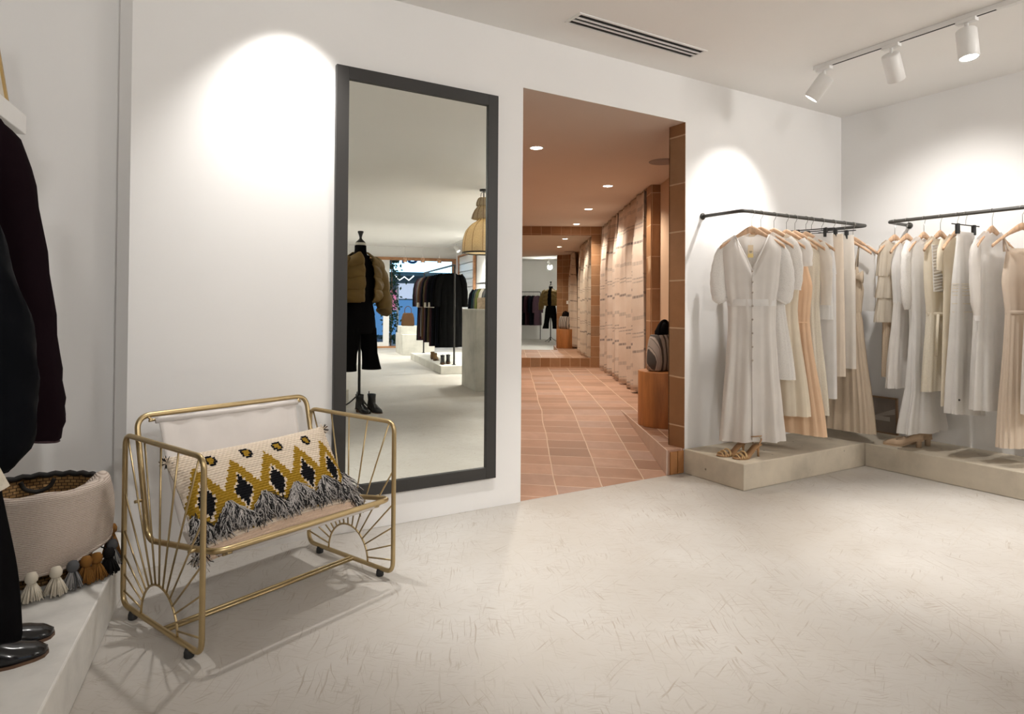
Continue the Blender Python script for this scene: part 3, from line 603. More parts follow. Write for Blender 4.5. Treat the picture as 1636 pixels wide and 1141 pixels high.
# G5 lace long
g = g1('e', -72, 'long_lace_dress', 'white textured lace dress just right of the peach dress', 'dress', 'h', 'wooden hanger just behind the peach dress, holding the white lace dress')
lb = body('dress_body', LACEC, g, ((0,.175),(.2,.17),(.4,.16),(1,.215)), ((0,.01),(.15,.035),(1,.045)), -.15, -1.36, 8, ((0,0),(.3,.007),(1,.020)), 9, slope=.3, neck=(.09,.10,.03), tilt=-.08)
for s in (-1, 1): sleeve(IV2, g, [(s*.165,0,-.19),(s*.20,0,-.28),(s*.21,0,-.45),(s*.205,0,-.62)], ((0,.03),(.4,.04),(1,.033)), wav=.05, seed=s)
# trousers
def trousers(k, yaw, label, mat, hw, hem, legs, hlabel, waist=.145, rnds=0, name='trousers'):
    g = g1(k, yaw, name, label, 'trousers', 'c', hlabel)
    body('waist', mat, g, ((0,waist),(1,hw)), ((0,.012),(1,.03)), -.105, -.40, 6, ((0,.001),(1,.005)), rnds, flat_top=True, nv=14)
    for s, hm in legs: 
        body('leg', mat, g, ((0,hw*.53),(1,hw*.56)), ((0,.03),(.5,.028),(1,.03)), -.36, hm, 4, ((0,.002),(1,.007)), rnds+5*s, flat_top=True, nv=24, xo=((0,s*hw*.47),(1,s*hw*.5)))
    for q in range(5): MB().tube([(0,-.030-.002*q*.3,-.14-.05*q),(0,-.037,-.14-.05*q)], .006, 8).build('fly_button', BTN, g)
    return g
trousers('g', -74, 'white buttoned trousers clipped next to the lace dress', WHT, .165, -1.28, ((-1,-1.25),(1,-1.28)), 'black clip hanger with the white buttoned trousers')
g = g1('f', -78, 'white_blouse', 'white cotton blouse on the rail between lace dress and trousers', 'blouse', 'h', 'wooden hanger between the lace dress and the white trousers')
body('blouse_body', WHT, g, ((0,.17),(.4,.175),(1,.185)), ((0,.01),(.2,.024),(1,.03)), -.14, -.72, 6, ((0,0),(1,.006)), 31, slope=.3, neck=(.07,.05,.02), nv=20)
trousers('h', -76, 'oat coloured tailored trousers, left of the two beige pairs', BEIGE2, .15, -1.12, ((-1,-1.10),(1,-1.13)), 'black clip hanger with the left pair of beige trousers', rnds=3)
trousers('i', -80, 'pale beige trousers, right of the two beige pairs', IV2, .155, -1.05, ((-1,-1.03),(1,-1.08)), 'black clip hanger with the right pair of beige trousers', rnds=12)
g = g1('j', -84, 'pleated_dress', 'long sand pleated dress with bow bodice near the corner end of the rail', 'dress', 'h', 'wooden hanger carrying the sand pleated dress')
body('skirt', BEIGE, g, ((0,.12),(.1,.135),(1,.225)), ((0,.03),(.1,.035),(1,.046)), -.66, -1.555, 26, ((0,.002),(.15,.004),(1,.009)), 13, flat_top=True, nt_=160, nv=24)
body('bodice', BEIGE, g, ((0,.10),(.5,.14),(1,.125)), ((0,.02),(.4,.04),(1,.03)), -.33, -.67, 10, ((0,.002),(1,.004)), 14, slope=.2, neck=(.09,.09,.0), nv=16)
bw = MB()
for s in (-1, 1): bw.loft([[(.09+s*q*.06, -.05-.02*sin(q*3), -.40+(.012+.035*q)*cos(a)*1.1, ) if False else (.09+s*q*.07, -.045+.012*sin(a), -.41+(.008+.04*q)*cos(a)) for a in [2*pi*k/10 for k in range(10)]] for q in (0,.3,.7,1)])
bw.build('bow', BEIGE, g); 
for s in (-1, 1): MB().tube([(s*.09,-.02,-.35),(s*.11,0,-.175),(s*.09,.02,-.35)], .005, 6).build('strap', BEIGE, g)
g = g1('k', -92, 'sleeveless_top', 'plain white sleeveless top, last on the back-wall rail by the corner', 'top', 'h', 'wooden hanger at the corner end of the back-wall rail')
body('top_body', WHT, g, ((0,.185),(.15,.17),(1,.185)), ((0,.01),(.2,.03),(1,.035)), -.145, -.66, 6, ((0,0),(1,.006)), 17, slope=.28, neck=(.11,.05,.03), nv=20)
# right-wall rail (hangers across the rail: local x along world X)
def g2(y, yaw, name, label, cat, hk, hlabel, x=None):
    p = (RX-.007*(-y-.58)/.9, y, ZR-.0105); yw = radians(yaw)
    if hk: put_hanger(hk, p, yw, hlabel, 'hangers on the right-wall rail')
    return garment(name, label, cat, p, yw, SPR)
g = g2(-.628, -8, 'tiered_blouse', 'sheer oat tiered blouse, first on the right-wall rail by the corner', 'blouse', 'h', 'wooden hanger with the sheer tiered blouse by the corner')
for i, (t0_, h0_, a, c_) in enumerate(((-.14,-.40,.16,.175),(-.385,-.56,.165,.185),(-.545,-.735,.17,.20))):
    body('tier', TIER, g, ((0,a),(1,c_)), ((0,.012 if i == 0 else .03),(.3,.032),(1,.036)), t0_, h0_, 12, ((0,.002),(1,.008)), 20+i, slope=.3, neck=(.08,.05,.02), flat_top=i > 0, nv=14)
lh = body('lace_hem', LACEB, g, ((0,.07),(1,.075)), ((0,.02),(1,.024)), -.72, -1.13, 7, ((0,.003),(1,.007)), 24, flat_top=True, nv=14, xo=((0,-.05),(1,-.05)))
g = g2(-.715, -6, 'smocked_dress', 'white midi dress with gathered bust, second from the corner on the right-wall rail', 'dress', 'h', 'wooden hanger with the gathered white midi dress')
body('bodice', WHT, g, ((0,.13),(.4,.16),(1,.14)), ((0,.012),(.4,.034),(1,.03)), -.16, -.60, 14, ((0,.002),(1,.004)), 25, slope=.2, neck=(.10,.08,.03), nv=18)
body('skirt', IV, g, ((0,.14),(1,.21)), ((0,.03),(1,.036)), -.59, -1.20, 9, ((0,.004),(1,.020)), 26, flat_top=True, nv=20)
g = g2(-.83, -5, 'long_sleeved_dress', 'long white dress with lace sleeves flaring to a wide hem above the nude pumps', 'dress', 'h', 'wooden hanger with the long flared white dress')
body('dress_body', WHT, g, ((0,.18),(.2,.165),(.42,.14),(.75,.16),(1,.235)), ((0,.012),(.15,.03),(.6,.03),(1,.05)), -.15, -1.50, 6, ((0,0),(.5,.007),(1,.028)), 27, slope=.3, neck=(.07,.05,.02), nv=44)
for s in (-1, 1): sleeve(LACEW, g, [(s*.17,0,-.18),(s*.205,-.004,-.28),(s*.215,-.006,-.45),(s*.20,-.008,-.64)], ((0,.03),(.3,.048),(.8,.052),(1,.03)), wav=.06, seed=s+6)
g = g2(-.938, -6, 'belted_dress', 'cream lace dress with ruffled front and tied belt', 'dress', 'h', 'wooden hanger with the cream belted lace dress')
body('bodice', CREAM, g, ((0,.175),(.5,.165),(1,.135)), ((0,.012),(.4,.035),(1,.03)), -.15, -.67, 7, ((0,.001),(1,.005)), 28, slope=.3, neck=(.08,.10,.02), nv=18)
body('skirt', LACEC, g, ((0,.135),(1,.185)), ((0,.03),(1,.04)), -.66, -1.19, 8, ((0,.004),(1,.012)), 29, flat_top=True, nv=20, tilt=.05)
ru = MB(); ru.grid(lambda u, v: (lerp(-.16,-.06,v)+.02*u+.012*sin(u*20)*v, -.040-.003*sin(u*95+v*5)*(.3+.7*v), lerp(-.20,-.52,u)), 90, 8); ru.build('ruffle', WHT, g, solid=.003)
be = MB(); be.tube([(-.137,0,-.672),(-.09,-.034,-.672),(0,-.042,-.675),(.09,-.034,-.672),(.137,0,-.672),(.09,.034,-.672),(-.09,.034,-.672)], .014, 10, closed=True, flat=(.4,1)); be.tube([(-.10,-.045,-.67),(-.12,-.05,-.80),(-.125,-.048,-.95)], .010, 8, flat=(1,.4)); be.build('belt', CREAM, g)
g = g2(-1.095, -4, 'banded_dress', 'white dress with rows of horizontal embroidery at hip height', 'dress', 'c', 'black and brown clip hanger with the embroidered white dress')
body('dress_body', WHT, g, ((0,.10),(.35,.145),(1,.195)), ((0,.009),(.3,.034),(1,.04)), -.12, -1.34, 6, ((0,.001),(.4,.005),(1,.018)), 33, flat_top=True, nv=40, tilt=-.10)
bd2 = MB()
for z in (-.47,-.485,-.50,-.52,-.545,-.60,-.655):
    a = .145+.03*(-z-.45); bd2.loft([[(a*cos(q), .040*sin(q), z+dz) for q in [2*pi*k/36 for k in range(36)]] for dz in (-.003,.003)], True, False)
bd2.build('embroidery', LACEC, g); MB().tube([(-.15,-.035,-1.23),(-.15,-.042,-1.23)], .006, 8).build('button', INK, g)
g = g2(-1.045, -3, 'cream_dress', 'plain cream dress behind the embroidered white dress', 'dress', 'h', 'wooden hanger behind the embroidered white dress')
body('dress_body', CREAM, g, ((0,.18),(.3,.165),(1,.20)), ((0,.008),(.2,.016),(1,.018)), -.15, -1.28, 7, ((0,0),(1,.004)), 34, slope=.3, neck=(.08,.06,.02), nv=30)
for s in (-1, 1): sleeve(CREAM, g, [(s*.17,0,-.18),(s*.205,0,-.27),(s*.215,0,-.38)], ((0,.028),(.5,.034),(1,.03)), wav=.05, seed=s, flat=(1,.35))
g = g2(-1.25, -5, 'cuffed_dress', 'white long-sleeved dress with narrow cuffs in the middle of the right-wall rail', 'dress', 'h', 'wooden hanger with the white cuffed dress')
body('dress_body', WHT, g, ((0,.175),(.3,.16),(1,.20)), ((0,.012),(.2,.034),(1,.042)), -.16, -1.29, 7, ((0,.001),(1,.020)), 35, slope=.32, neck=(.07,.05,.02), nv=36, tilt=-.06)
for s in (-1, 1): 
    sleeve(IV, g, [(s*.165,0,-.20),(s*.20,-.004,-.30),(s*.208,-.008,-.50),(s*.19,-.01,-.68)], ((0,.03),(.3,.05),(.8,.046),(1,.028)), wav=.05, seed=s+2); sleeve(WHT, g, [(s*.19,-.01,-.675),(s*.188,-.01,-.71)], ((0,.032),(1,.032)), 'cuff')
g = g2(-1.415, -30, 'halter_dress', 'peach beige halter dress with pleated skirt, at the right edge of the photo', 'dress', 'h', 'wooden hanger turned towards us at the right edge of the photo')
body('bodice', NUDE, g, ((0,.10),(.5,.125),(1,.105)), ((0,.015),(.4,.035),(1,.03)), -.25, -.66, 6, ((0,.001),(1,.004)), 36, slope=.1, neck=(.10,.05,.0), nv=18)
body('skirt', PEACHB, g, ((0,.105),(1,.16)), ((0,.03),(1,.042)), -.65, -1.50, 18, ((0,.003),(1,.010)), 37, flat_top=True, nv=24, nt_=120)
for s in (-1, 1): MB().tube([(s*.10,-.02,-.27),(s*.12,0,-.188),(s*.10,.02,-.27)], .008, 6).build('strap', NUDE, g)
MB().tube([(-.106,0,-.655),(-.08,-.032,-.655),(.08,-.032,-.655),(.106,0,-.655),(.08,.032,-.655),(-.08,.032,-.655)], .012, 8, closed=True, flat=(.4,1)).build('waistband', NUDE, g)
g = g2(-1.53, -8, 'pearl_strap_dress', 'white dress with a beaded strap, cut by the right edge of the photo', 'dress', 'h', 'wooden hanger cut by the right edge of the photo')
body('dress_body', IV, g, ((0,.15),(.2,.175),(1,.20)), ((0,.015),(.2,.034),(1,.042)), -.24, -1.27, 7, ((0,.001),(1,.012)), 38, slope=.1, neck=(.11,.05,.0), nv=30)
bdm = MB()
for s in (-1, 1):
    for q in range(7): z = lerp(-.165,-.27,q/6); bdm.lathe([(.0005,-.006),(.005,-.003),(.006,0),(.005,.003),(.0005,.006)], 8, (s*.12,-.005-.02*q/6,z))
bdm.build('beaded_strap', BTN, g)
# ------------------------------------------------------------------ shoes
def sole_pts(L, heel): 
    def z(t): return heel*sm(.38,.92,t)+.004*(1-sm(0,.12,t))
    return z
def sandal(name, label, loc, yaw, group):
    o = thing(name, label, 'shoe', loc, yaw, group); L, heel = .235, .075; zf = sole_pts(L, heel); wf = lambda t: interp(((0,.012),(.06,.026),(.22,.041),(.38,.038),(.6,.026),(.85,.027),(.97,.02),(1,.008)), t)
    m = MB(); rings = []
    for k in range(29):
        t = k/28; w_ = wf(t); y = -L/2+L*t; z = zf(t); rings.append([(-w_,y,z),(w_,y,z),(w_,y,z+.008),(-w_,y,z+.008)])
    m.loft(rings); m.build('sole', TANL, o)
    m = MB(); m.loft([[(r*cos(a), L/2-.025+dy+r*sin(a), z) for a in [2*pi*i/10 for i in range(10)]] for z, r, dy in ((0,.008,.004),(.03,.007,.003),(.06,.011,0),(heel,.018,-.002))]); m.build('heel', TANL, o)
    for q in range(5):
        t = .10+.062*q; y = -L/2+L*t; w_ = wf(t)+.001; z = zf(t)+.006; hgt = .022+.012*q/4*1.6
        MB().tube([(w_*cos(a), y+.012*sin(a)*(1 if q % 2 else -.2), z+hgt*sin(a)) for a in [pi*k/12 for k in range(13)]], .0042, 6, flat=(1,.7)).build('toe_strap', GOLDL, o)
    y = L/2-.012; z = heel+.008
    MB().tube(catmull([(-.027,y-.03,z),(-.027,y-.012,z+.03),(0,y+.012,z+.052),(.027,y-.012,z+.03),(.027,y-.03,z)]), .005, 6).build('heel_strap', TANL, o)
    an = [(.03*cos(a), y-.028+.036*sin(a), z+.052+.006*cos(a)) for a in [2*pi*k/18 for k in range(18)]]
    MB().tube(an, .0038, 6, closed=True).build('ankle_strap', TANL, o); MB().tube([(.034,y-.022,z+.046),(.034,y-.022,z+.060),(.034,y-.034,z+.060),(.034,y-.034,z+.046)], .0018, 5, closed=True).build('buckle', GOLD, o)
    return o
# toes point to -x of the platform (towards the doorway / camera-left)
def yaw_to(dx, dy): return math.atan2(dy, dx)+pi/2     # local -y is the toe direction
sandal('strappy_sandal', 'tan and gold strappy heeled sandal nearest the plinth corner, under the ivory dress', (3.515,-.395,PH), yaw_to(-.98,.10), 'pair of strappy sandals')
sandal('strappy_sandal', 'tan and gold strappy heeled sandal behind its pair, nearer the wall', (3.485,-.295,PH), yaw_to(-.98,.16), 'pair of strappy sandals')
def closed_shoe(name, label, loc, yaw, group, mat, solem, L=.25, heel=.05, shaft=0, topt=.42, wide=1, pointed=0, cat='shoe', inner=None):
    o = thing(name, label, cat, loc, yaw, group); zf = lambda t: heel*sm(.42,.9,t); wt = ((0,.006),(.025,.018+.006*(1-pointed)),(.06,.021+.011*(1-pointed)),(.14,.026+.013*(1-pointed)),(.3,.043),(.5,.034),(.7,.029),(.92,.031),(1,.012)); wf = lambda t: interp(wt, t)*wide
    hf = (lambda t: interp(((0,.014),(.1,.03),(.25,.042),(.42,.055),(.6,.055),(.8,.058),(1,.062)), t)) if not shaft else (lambda t: interp(((0,.018),(.1,.045),(.3,.06),(.45,.085),(.6,.11),(1,.115)), t))
    m = MB(); rings = []
    for k in range(33):
        t = k/32; y = -L/2+L*t; w_ = wf(t); z0 = zf(t)+.006; h = hf(t); openf = sm(topt-.03, topt+.03, t) if not shaft else 0
        ring = []
        for i in range(21):
            a = pi*i/20; ca, sa = cos(a), sin(a); zz = h*(sa**.7)
            if openf > 0 and .15 < i/20 < .85: zz = lerp(zz, min(zz, h*.18 if .25 < i/20 < .75 else h), openf); 
            ring.append((w_*ca*(1-.12*(zz/h)*(1 if t > .45 else .3)), y, z0+zz))
        rings.append(ring)
    m.loft(rings); m.build('upper', mat, o)
    m = MB(); rr = []
    for k in range(25):
        t = k/24; w_ = wf(t)+.003; y = -L/2+(L+.004)*t-.002; z = zf(t); rr.append([(-w_,y,z),(w_,y,z),(w_,y,z+.008),(-w_,y,z+.008)])
    m.loft(rr, smooth=False); m.build('sole', solem, o)
    if heel > .01:
        m = MB(); s_ = 1 if heel < .035 else .55
        m.loft([[(w_*cos(a), L/2-.034*s_-.008+.034*s_*k*sin(a), z) for a in [2*pi*i/16 for i in range(16)]] for z, w_, k in ((0,.028*s_*wide,.9),(heel*.6,.027*(s_+.1)*wide,1),(heel+.004,.03*wide,1.1))]); m.build('heel', solem if inner is None else mat, o)
    if shaft:
        m = MB(); m.loft([[(rx*cos(a), L*.24+ry*sin(a)*1.0+dy, z) for a in [2*pi*i/24 for i in range(24)]] for z, rx, ry, dy in ((.06,.034*wide,.062,0),(.10,.034*wide,.058,0),(.14,.036*wide,.055,.002),(shaft,.040*wide,.06,.004),(shaft,.034*wide,.053,.004),(shaft-.05,.03,.05,.004))], True, False); m.build('shaft', mat, o)
        MB().box(-.004,.004,L*.24+.058,L*.24+.064,shaft-.02,shaft+.025).build('pull_tab', mat, o)
    return o
closed_shoe('pointed_pump', 'nude suede pump on the right plinth, the nearer of the pair', (4.80,-.705,PH), yaw_to(-.58,.72) if False else yaw_to(-.42,.86), 'pair of nude pumps', NUDEL, NUDEL, .245, .05, 0, .36, 1, 1, inner=1)
closed_shoe('pointed_pump', 'nude suede pump with ankle strap partly hidden behind its pair by the wall', (4.93,-.70,PH), yaw_to(-.42,.86), 'pair of nude pumps', NUDEL, NUDEL, .245, .05, 0, .36, 1, 1, inner=1)
# picture frame leaning on right wall
pf = thing('picture_frame', 'small brown framed picture leaning against the right wall behind the pleated dress', 'picture', (XR-.012,-.27,PH), 0)
RT = Matrix.Rotation(radians(-2.2), 4, 'Y'); b = MB(RT)
for (y0,y1,z0,z1) in ((-.21,.21,.0,.012),(-.21,.21,.278,.29),(-.21,-.198,.012,.278),(.198,.21,.012,.278)): b.box(-.020,.0,y0,y1,z0,z1)
b.build('frame', FRW, pf)
artm = plain('grey_brown_print', (.28,.24,.21), .25, 0, .15, 5); MB(RT).box(-.012,-.004,-.198,.198,.012,.278).build('print', artm, pf)
b = MB(RT); b.prism([(-.0135,-.15),(-.0125,-.15),(-.0125,.10),(-.0135,.10)], .10, .135); b.build('pale_shape', plain('pale_print', (.52,.47,.42), .4), pf)
b = MB(RT); i = [b.av(p) for p in ((-.0130,-.19,.16),(-.0130,-.04,.125),(-.0130,-.04,.14),(-.0130,-.19,.205))]; b.af(i, False); b.build('pale_shape', plain('pale_print_two', (.45,.40,.36), .4), pf)
# ------------------------------------------------------------------ left: dark clothes, basket, shelf
def lw(y, off=0): k = (.12-y)/.988; return -.72-.154*k+off      # x of the left wall face at a given y
sh = thing('wall_shelf', 'thick white shelf high on the left wall above the dark coats', 'shelf', (0,0,0))
ang = math.atan2(.154, .988)
MB(Matrix.Translation((-.315,-.30,0)) @ Matrix.Rotation(-ang, 4, 'Z')).box(-.44,0,-1.6,0,1.765,1.835).build('board', WHITEM, sh, bevel=.003)
af = thing('leaning_frame', 'brass edged frame standing on the white shelf at the left edge', 'frame', (0,0,0))
Mf = Matrix.Translation((-.36,-.345,1.836)) @ Matrix.Rotation(-ang, 4, 'Z') @ Matrix.Rotation(radians(-9), 4, 'Y')
b = MB(Mf); b.box(-.014,.004,-.40,0,0,.014); b.box(-.014,.004,-.40,0,.386,.40); b.box(-.014,.004,-.014,0,.014,.386); b.box(-.014,.004,-.40,-.386,.014,.386); b.build('border', plain('brass_edge', (.48,.33,.14), .4, .8), af)
MB(Mf).box(-.010,-.004,-.386,-.014,.014,.386).build('picture', plain('cream_print', (.66,.62,.54), .6), af)
LR = 'dark clothes on the left rail'
rl = thing('clothes_rail', 'black rail along the left wall carrying the dark coats', 'rail', (0,0,0))
A, B = Vector((-.505,-.56,1.86)), Vector((-.505-.154*1.6,-.56-.988*1.6,1.86)); MB().tube(fillet([A+Vector((-.34,.05,0)),A,B,B+Vector((-.25,.04,0))], .04), .0125, 10).build('tube', RAILM, rl)
def on_left(k): p = A+(B-A).normalized()*k; return (p.x, p.y, p.z-.0055)
def leftg(k, yaw, name, label, cat, hl):
    yw = radians(yaw); put_hanger('h', on_left(k), yw, hl, 'hangers on the left rail'); return thing(name, label, cat, on_left(k), yw, LR)
g = leftg(.20, 4, 'wool_coat', 'long black maroon wool coat hanging at the far end of the left rail', 'coat', 'wooden hanger inside the black maroon coat')
body('coat_body', MAR, g, ((0,.185),(.3,.20),(1,.235)), ((0,.015),(.15,.07),(1,.075)), -.11, -1.22, 4, ((0,0),(1,.01)), 41, slope=.42, neck=(.06,.03,.01), nv=30)
sleeve(MAR, g, [(.16,0,-.165),(.215,0,-.30),(.268,0,-.62),(.30,-.0,-.92),(.318,.0,-1.06),(.31,0,-1.13)], ((0,.05),(.15,.072),(.6,.068),(1,.058)), flat=(1,.8), seed=2, n=20)
sleeve(MAR, g, [(-.16,0,-.165),(-.21,0,-.30),(-.24,0,-.62),(-.25,0,-1.06)], ((0,.05),(.15,.07),(1,.06)), flat=(1,.8), seed=3)
sleeve(plain('maroon_lining', (.03,.008,.012), .7), g, [(.312,0,-1.118),(.309,0,-1.136)], ((0,.053),(1,.058)), 'cuff', flat=(1,.8))
g = leftg(.385, 3, 'wide_trousers', 'black wide-leg trousers reaching almost to the black shoes at left', 'trousers', 'wooden hanger above the black wide-leg trousers')
body('waist', BLK, g, ((0,.14),(1,.20)), ((0,.03),(1,.05)), -.60, -.95, 5, ((0,.002),(1,.004)), 42, flat_top=True, nv=10)
for s in (-1, 1): body('leg', BLK, g, ((0,.115),(.7,.098),(1,.085)), ((0,.05),(1,.05)), -.90, -1.665, 4, ((0,.002),(1,.006)), 43+s, flat_top=True, nv=24, xo=((0,s*.085+.03),(1,s*.115+.125)), hemw=.006)
MB().box(-.15,.15,-.002,.002,-.62,-.15).build('hanging_loop', BLK, g)
g = leftg(.56, 3, 'puffer_jacket', 'black quilted puffer jacket nearest the camera on the left rail', 'jacket', 'wooden hanger inside the black puffer jacket')
def puff_body(parent, mat, hw, hd, top, hem, rolls, nu=64, nv=72, gap=0, name='jacket_body', thick=.012, slope=.35, puff=.022):
    def fn(u, v):
        t = 2*pi*u; 
        if gap: t = -pi/2+gap+(2*pi-2*gap)*u
        b_ = abs(sin(v*rolls*pi))**.6*puff; w_ = interp(hw, v)+b_; d = interp(hd, v)+b_; ct, st_ = cos(t), sin(t)
        x = w_*(abs(ct)**.8)*(1 if ct > 0 else -1); y = d*(abs(st_)**.8)*(1 if st_ > 0 else -1); zt = top-slope*max(0,abs(interp(hw,0)*ct)-.05)
        k = .005*sin(t*9+v*30)*sin(v*rolls*pi)
        return (x+k*ct, y+k*st_, lerp(zt, hem, v))
    return MB().grid(fn, nu, nv, wrap=not gap).build(name, mat, parent, solid=thick if gap else 0)
puff_body(g, PUF, ((0,.17),(.2,.20),(.9,.215),(1,.19)), ((0,.03),(.2,.085),(1,.095)), -.12, -.98, 5, puff=.010)
def puff_sleeve(parent, mat, pts, r0, rolls, name='sleeve', flat=(1,.85), puff=.016):
    P = catmull(pts, 10); m = len(P); rings = []; mb = MB()
    for i, p in enumerate(P):
        t = (P[min(i+1,m-1)]-P[max(i-1,0)]).normalized(); sx = Vector((-t.z,0,t.x)).normalized(); sy = t.cross(sx); f = i/(m-1); r = interp(r0, f)+puff*abs(sin(f*rolls*pi))**.6
        rings.append([p+(sx*cos(a)*flat[0]+sy*sin(a)*flat[1])*(r+.004*sin(5*a+i*.9)) for a in [2*pi*k/22 for k in range(22)]])
    mb.loft(rings, True, True); return mb.build(name, mat, parent)
for s in (-1, 1): puff_sleeve(g, PUF, [(s*.17,-.01,-.17),(s*.205,-.02,-.30),(s*.225,-.03,-.50),(s*(.30 if s > 0 else .205),-.03,-.78),(s*(.315 if s > 0 else .20),-.03,-.98),(s*(.285 if s > 0 else .18),-.03,-1.13)], ((0,.05),(.2,.08),(.9,.08),(1,.05)), 4, puff=.006)
g = leftg(.80, 3, 'ivory_cardigan', 'ivory knitted garment whose corner shows at the left edge', 'cardigan', 'wooden hanger above the ivory knitwear')
body('knit_body', LACEC, g, ((0,.15),(.4,.17),(1,.19)), ((0,.012),(.3,.05),(1,.05)), -.14, -1.0, 5, ((0,0),(1,.004)), 47, slope=.35, neck=(.06,.05,.02), nv=20)
sleeve(LACEC, g, [(.14,-.0,-.18),(.19,-.03,-.35),(.22,-.05,-.62),(.30,-.06,-.95),(.365,-.06,-1.135)], ((0,.04),(.3,.055),(1,.045)), flat=(1,.6), seed=4)
closed_shoe('black_ankle_shoe', 'polished black shoe on the white plinth, the one nearer the camera', (-.305,-1.02,.17), yaw_to(.98,.16), 'pair of polished black shoes', LEATH, SOLEM, .27, .02, 0, .55, 1.05)
closed_shoe('black_ankle_shoe', 'polished black shoe on the white plinth, the one farther from the camera', (-.30,-.905,.17), yaw_to(.98,.13), 'pair of polished black shoes', LEATH, SOLEM, .27, .02, 0, .55, 1.05)
# basket with throw
BX, BY, BZ = -.262, -.335, .1705
bm, t, b = nt('woven_seagrass', .85, 0, (.30,.18,.075), .2); v = coord(t); ck = N(t, 'ShaderNodeTexBrick', Scale=1.0); ck.inputs['Brick Width'].default_value = .02; ck.inputs['Row Height'].default_value = .012; ck.inputs['Mortar Size'].default_value = .0015
ck.inputs['Color1'].default_value = (.22,.12,.045,1); ck.inputs['Color2'].default_value = (.34,.20,.08,1); ck.inputs['Mortar'].default_value = (.05,.028,.012,1); t.links.new(coord(t, rot=(pi/2,0,0)), ck.inputs['Vector']); t.links.new(ck.outputs['Color'], b.inputs['Base Color'])
bk = thing('seagrass_basket', 'round brown woven basket with a black rim on the white plinth', 'basket', (BX,BY,BZ))
RB_ = .205
MB().lathe([(.0005,.004),(.15,.002),(.165,.012),(RB_,.18),(RB_-.004,.305),(RB_-.012,.305),(RB_-.010,.18),(.155,.02),(.0005,.012)], 40, cap=False).build('body', bm, bk)
rmb = MB(); rmb.tube([((RB_-.006)*cos(a),(RB_-.006)*sin(a),.31+.003*sin(a*24)) for a in [2*pi*k/96 for k in range(96)]], .011, 8, closed=True); rmb.build('rim', plain('black_cord', (.015,.013,.012), .8), bk)
hd_ = MB()
a0 = radians(95); hd_.tube(catmull([((RB_-.012)*cos(a0+q),(RB_-.012)*sin(a0+q),z) for q, z in ((-.28,.295),(-.2,.265),(0,.25),(.2,.265),(.28,.295))]), .008, 8); hd_.build('handle', plain('black_cord_two', (.02,.017,.014), .8), bk)
TH_, t, b = nt('oatmeal_throw_weave', .95, 0, (.55,.46,.39), .1); v = coord(t); wv = N(t, 'ShaderNodeTexWave', Scale=55.0, Distortion=1.5, Detail=2); wv.bands_direction = 'Z'; t.links.new(v, wv.inputs['Vector']); wh = mathn(t, 'ADD', wv.outputs['Fac'], noise(t, v, 180, 2)); t.links.new(ramp(t, wh, [(.5,(.40,.32,.265)),(1.0,(.56,.47,.40)),(1.4,(.62,.53,.46))]), b.inputs['Base Color']); bump(t, b, wh, .5, .003)
th = thing('tasselled_throw', 'oatmeal woven throw with mixed tassels draped over the basket rim', 'throw', (BX,BY,BZ))
a1, a2 = radians(-138), radians(14)
def edge(u): return lerp(a1,a2,u)
prof = lambda u: .055+.008*sin(u*7+1)+.10*u*u
def thr(u, v):
    a = edge(u)+.05*sin(v*5); s_ = v
    if s_ < .2: q = s_/.2; r = lerp(RB_-.055, RB_+.0, q); z = lerp(.295, .328, sin(q*pi/2))
    elif s_ < .3: q = (s_-.2)/.1; r = RB_+.020*sin(q*pi/2); z = .328-.022*(1-cos(q*pi/2))
    else: q = (s_-.3)/.7; r = RB_+.020+.012*sin(q*2.4)+.010*sin(u*16+q*2)*q; z = lerp(.306, prof(u), q)
    return (r*cos(a), r*sin(a), z+.004*sin(u*21)*(1 if s_ > .1 else 0))
tb = MB().grid(thr, 90, 60).build('throw_cloth', TH_, th, solid=.006)
MB().tube([Vector(thr(k/60,1))+Vector((0,0,.004)) for k in range(61)], .007, 6).build('hem_roll', TH_, tb)
TCOL = [cloth('cream_tassel', (.62,.56,.46), 0, .95), cloth('grey_tassel', (.10,.10,.105), 0, .95), cloth('ochre_tassel', (.22,.10,.025), 0, .95), cloth('black_tassel', (.012,.011,.011), 0, .95), cloth('pale_grey_tassel', (.34,.33,.32), 0, .95)]
tn = ['cream','grey','ochre','black']
def tassel(u, col, L, dz=0, dr=0):
    p = Vector(thr(u,1)); a = edge(u); d = Vector((cos(a),sin(a),0)); p += d*(.008+dr); rr = random.Random(int(u*1000)); root = p+Vector((0,0,-.03-dz)); lift = max(0,.082-root.z); root += Vector((0,0,lift))+d*(.030 if lift > 0 else 0)
    L = min(L, root.z-.022-.004)
    m = MB(); m.tube([p,root+Vector((0,0,.012))], .0022, 6); m.lathe([(.0005,.020),(.013,.016),(.019,.003),(.018,-.010),(.010,-.019),(.0005,-.020)], 14, tuple(root)); tx = m.build('tassel', TCOL[col], tb)
    m = MB()
    for _ in range(110):
        an = rr.random()*6.28; q = sqrt(rr.random()); e_ = root+Vector((cos(an)*.036*q, sin(an)*.036*q, -.016-L*rr.uniform(.86,1))); md = root+Vector((cos(an)*.022*q, sin(an)*.022*q, -.016-L*.4))
        m.cm = 0 if col != 1 else (0 if rr.random() < .55 else 1); m.tube([root+Vector((cos(an)*.006*q,sin(an)*.006*q,-.010)), md, e_], [.0022,.0026,.002], 4)
    m.build('tassel_skirt', [TCOL[col], TCOL[4]], tx)
for u, c_, L, dz in ((.02,3,.1,0),(.12,2,.1,0),(.24,3,.1,0),(.35,0,.1,0),(.44,0,.1,.0),(.515,1,.1,0),(.58,2,.1,0),(.63,2,.1,0),(.695,3,.1,0),(.80,1,.1,0),(.93,2,.1,0)): tassel(u, c_, L, dz)
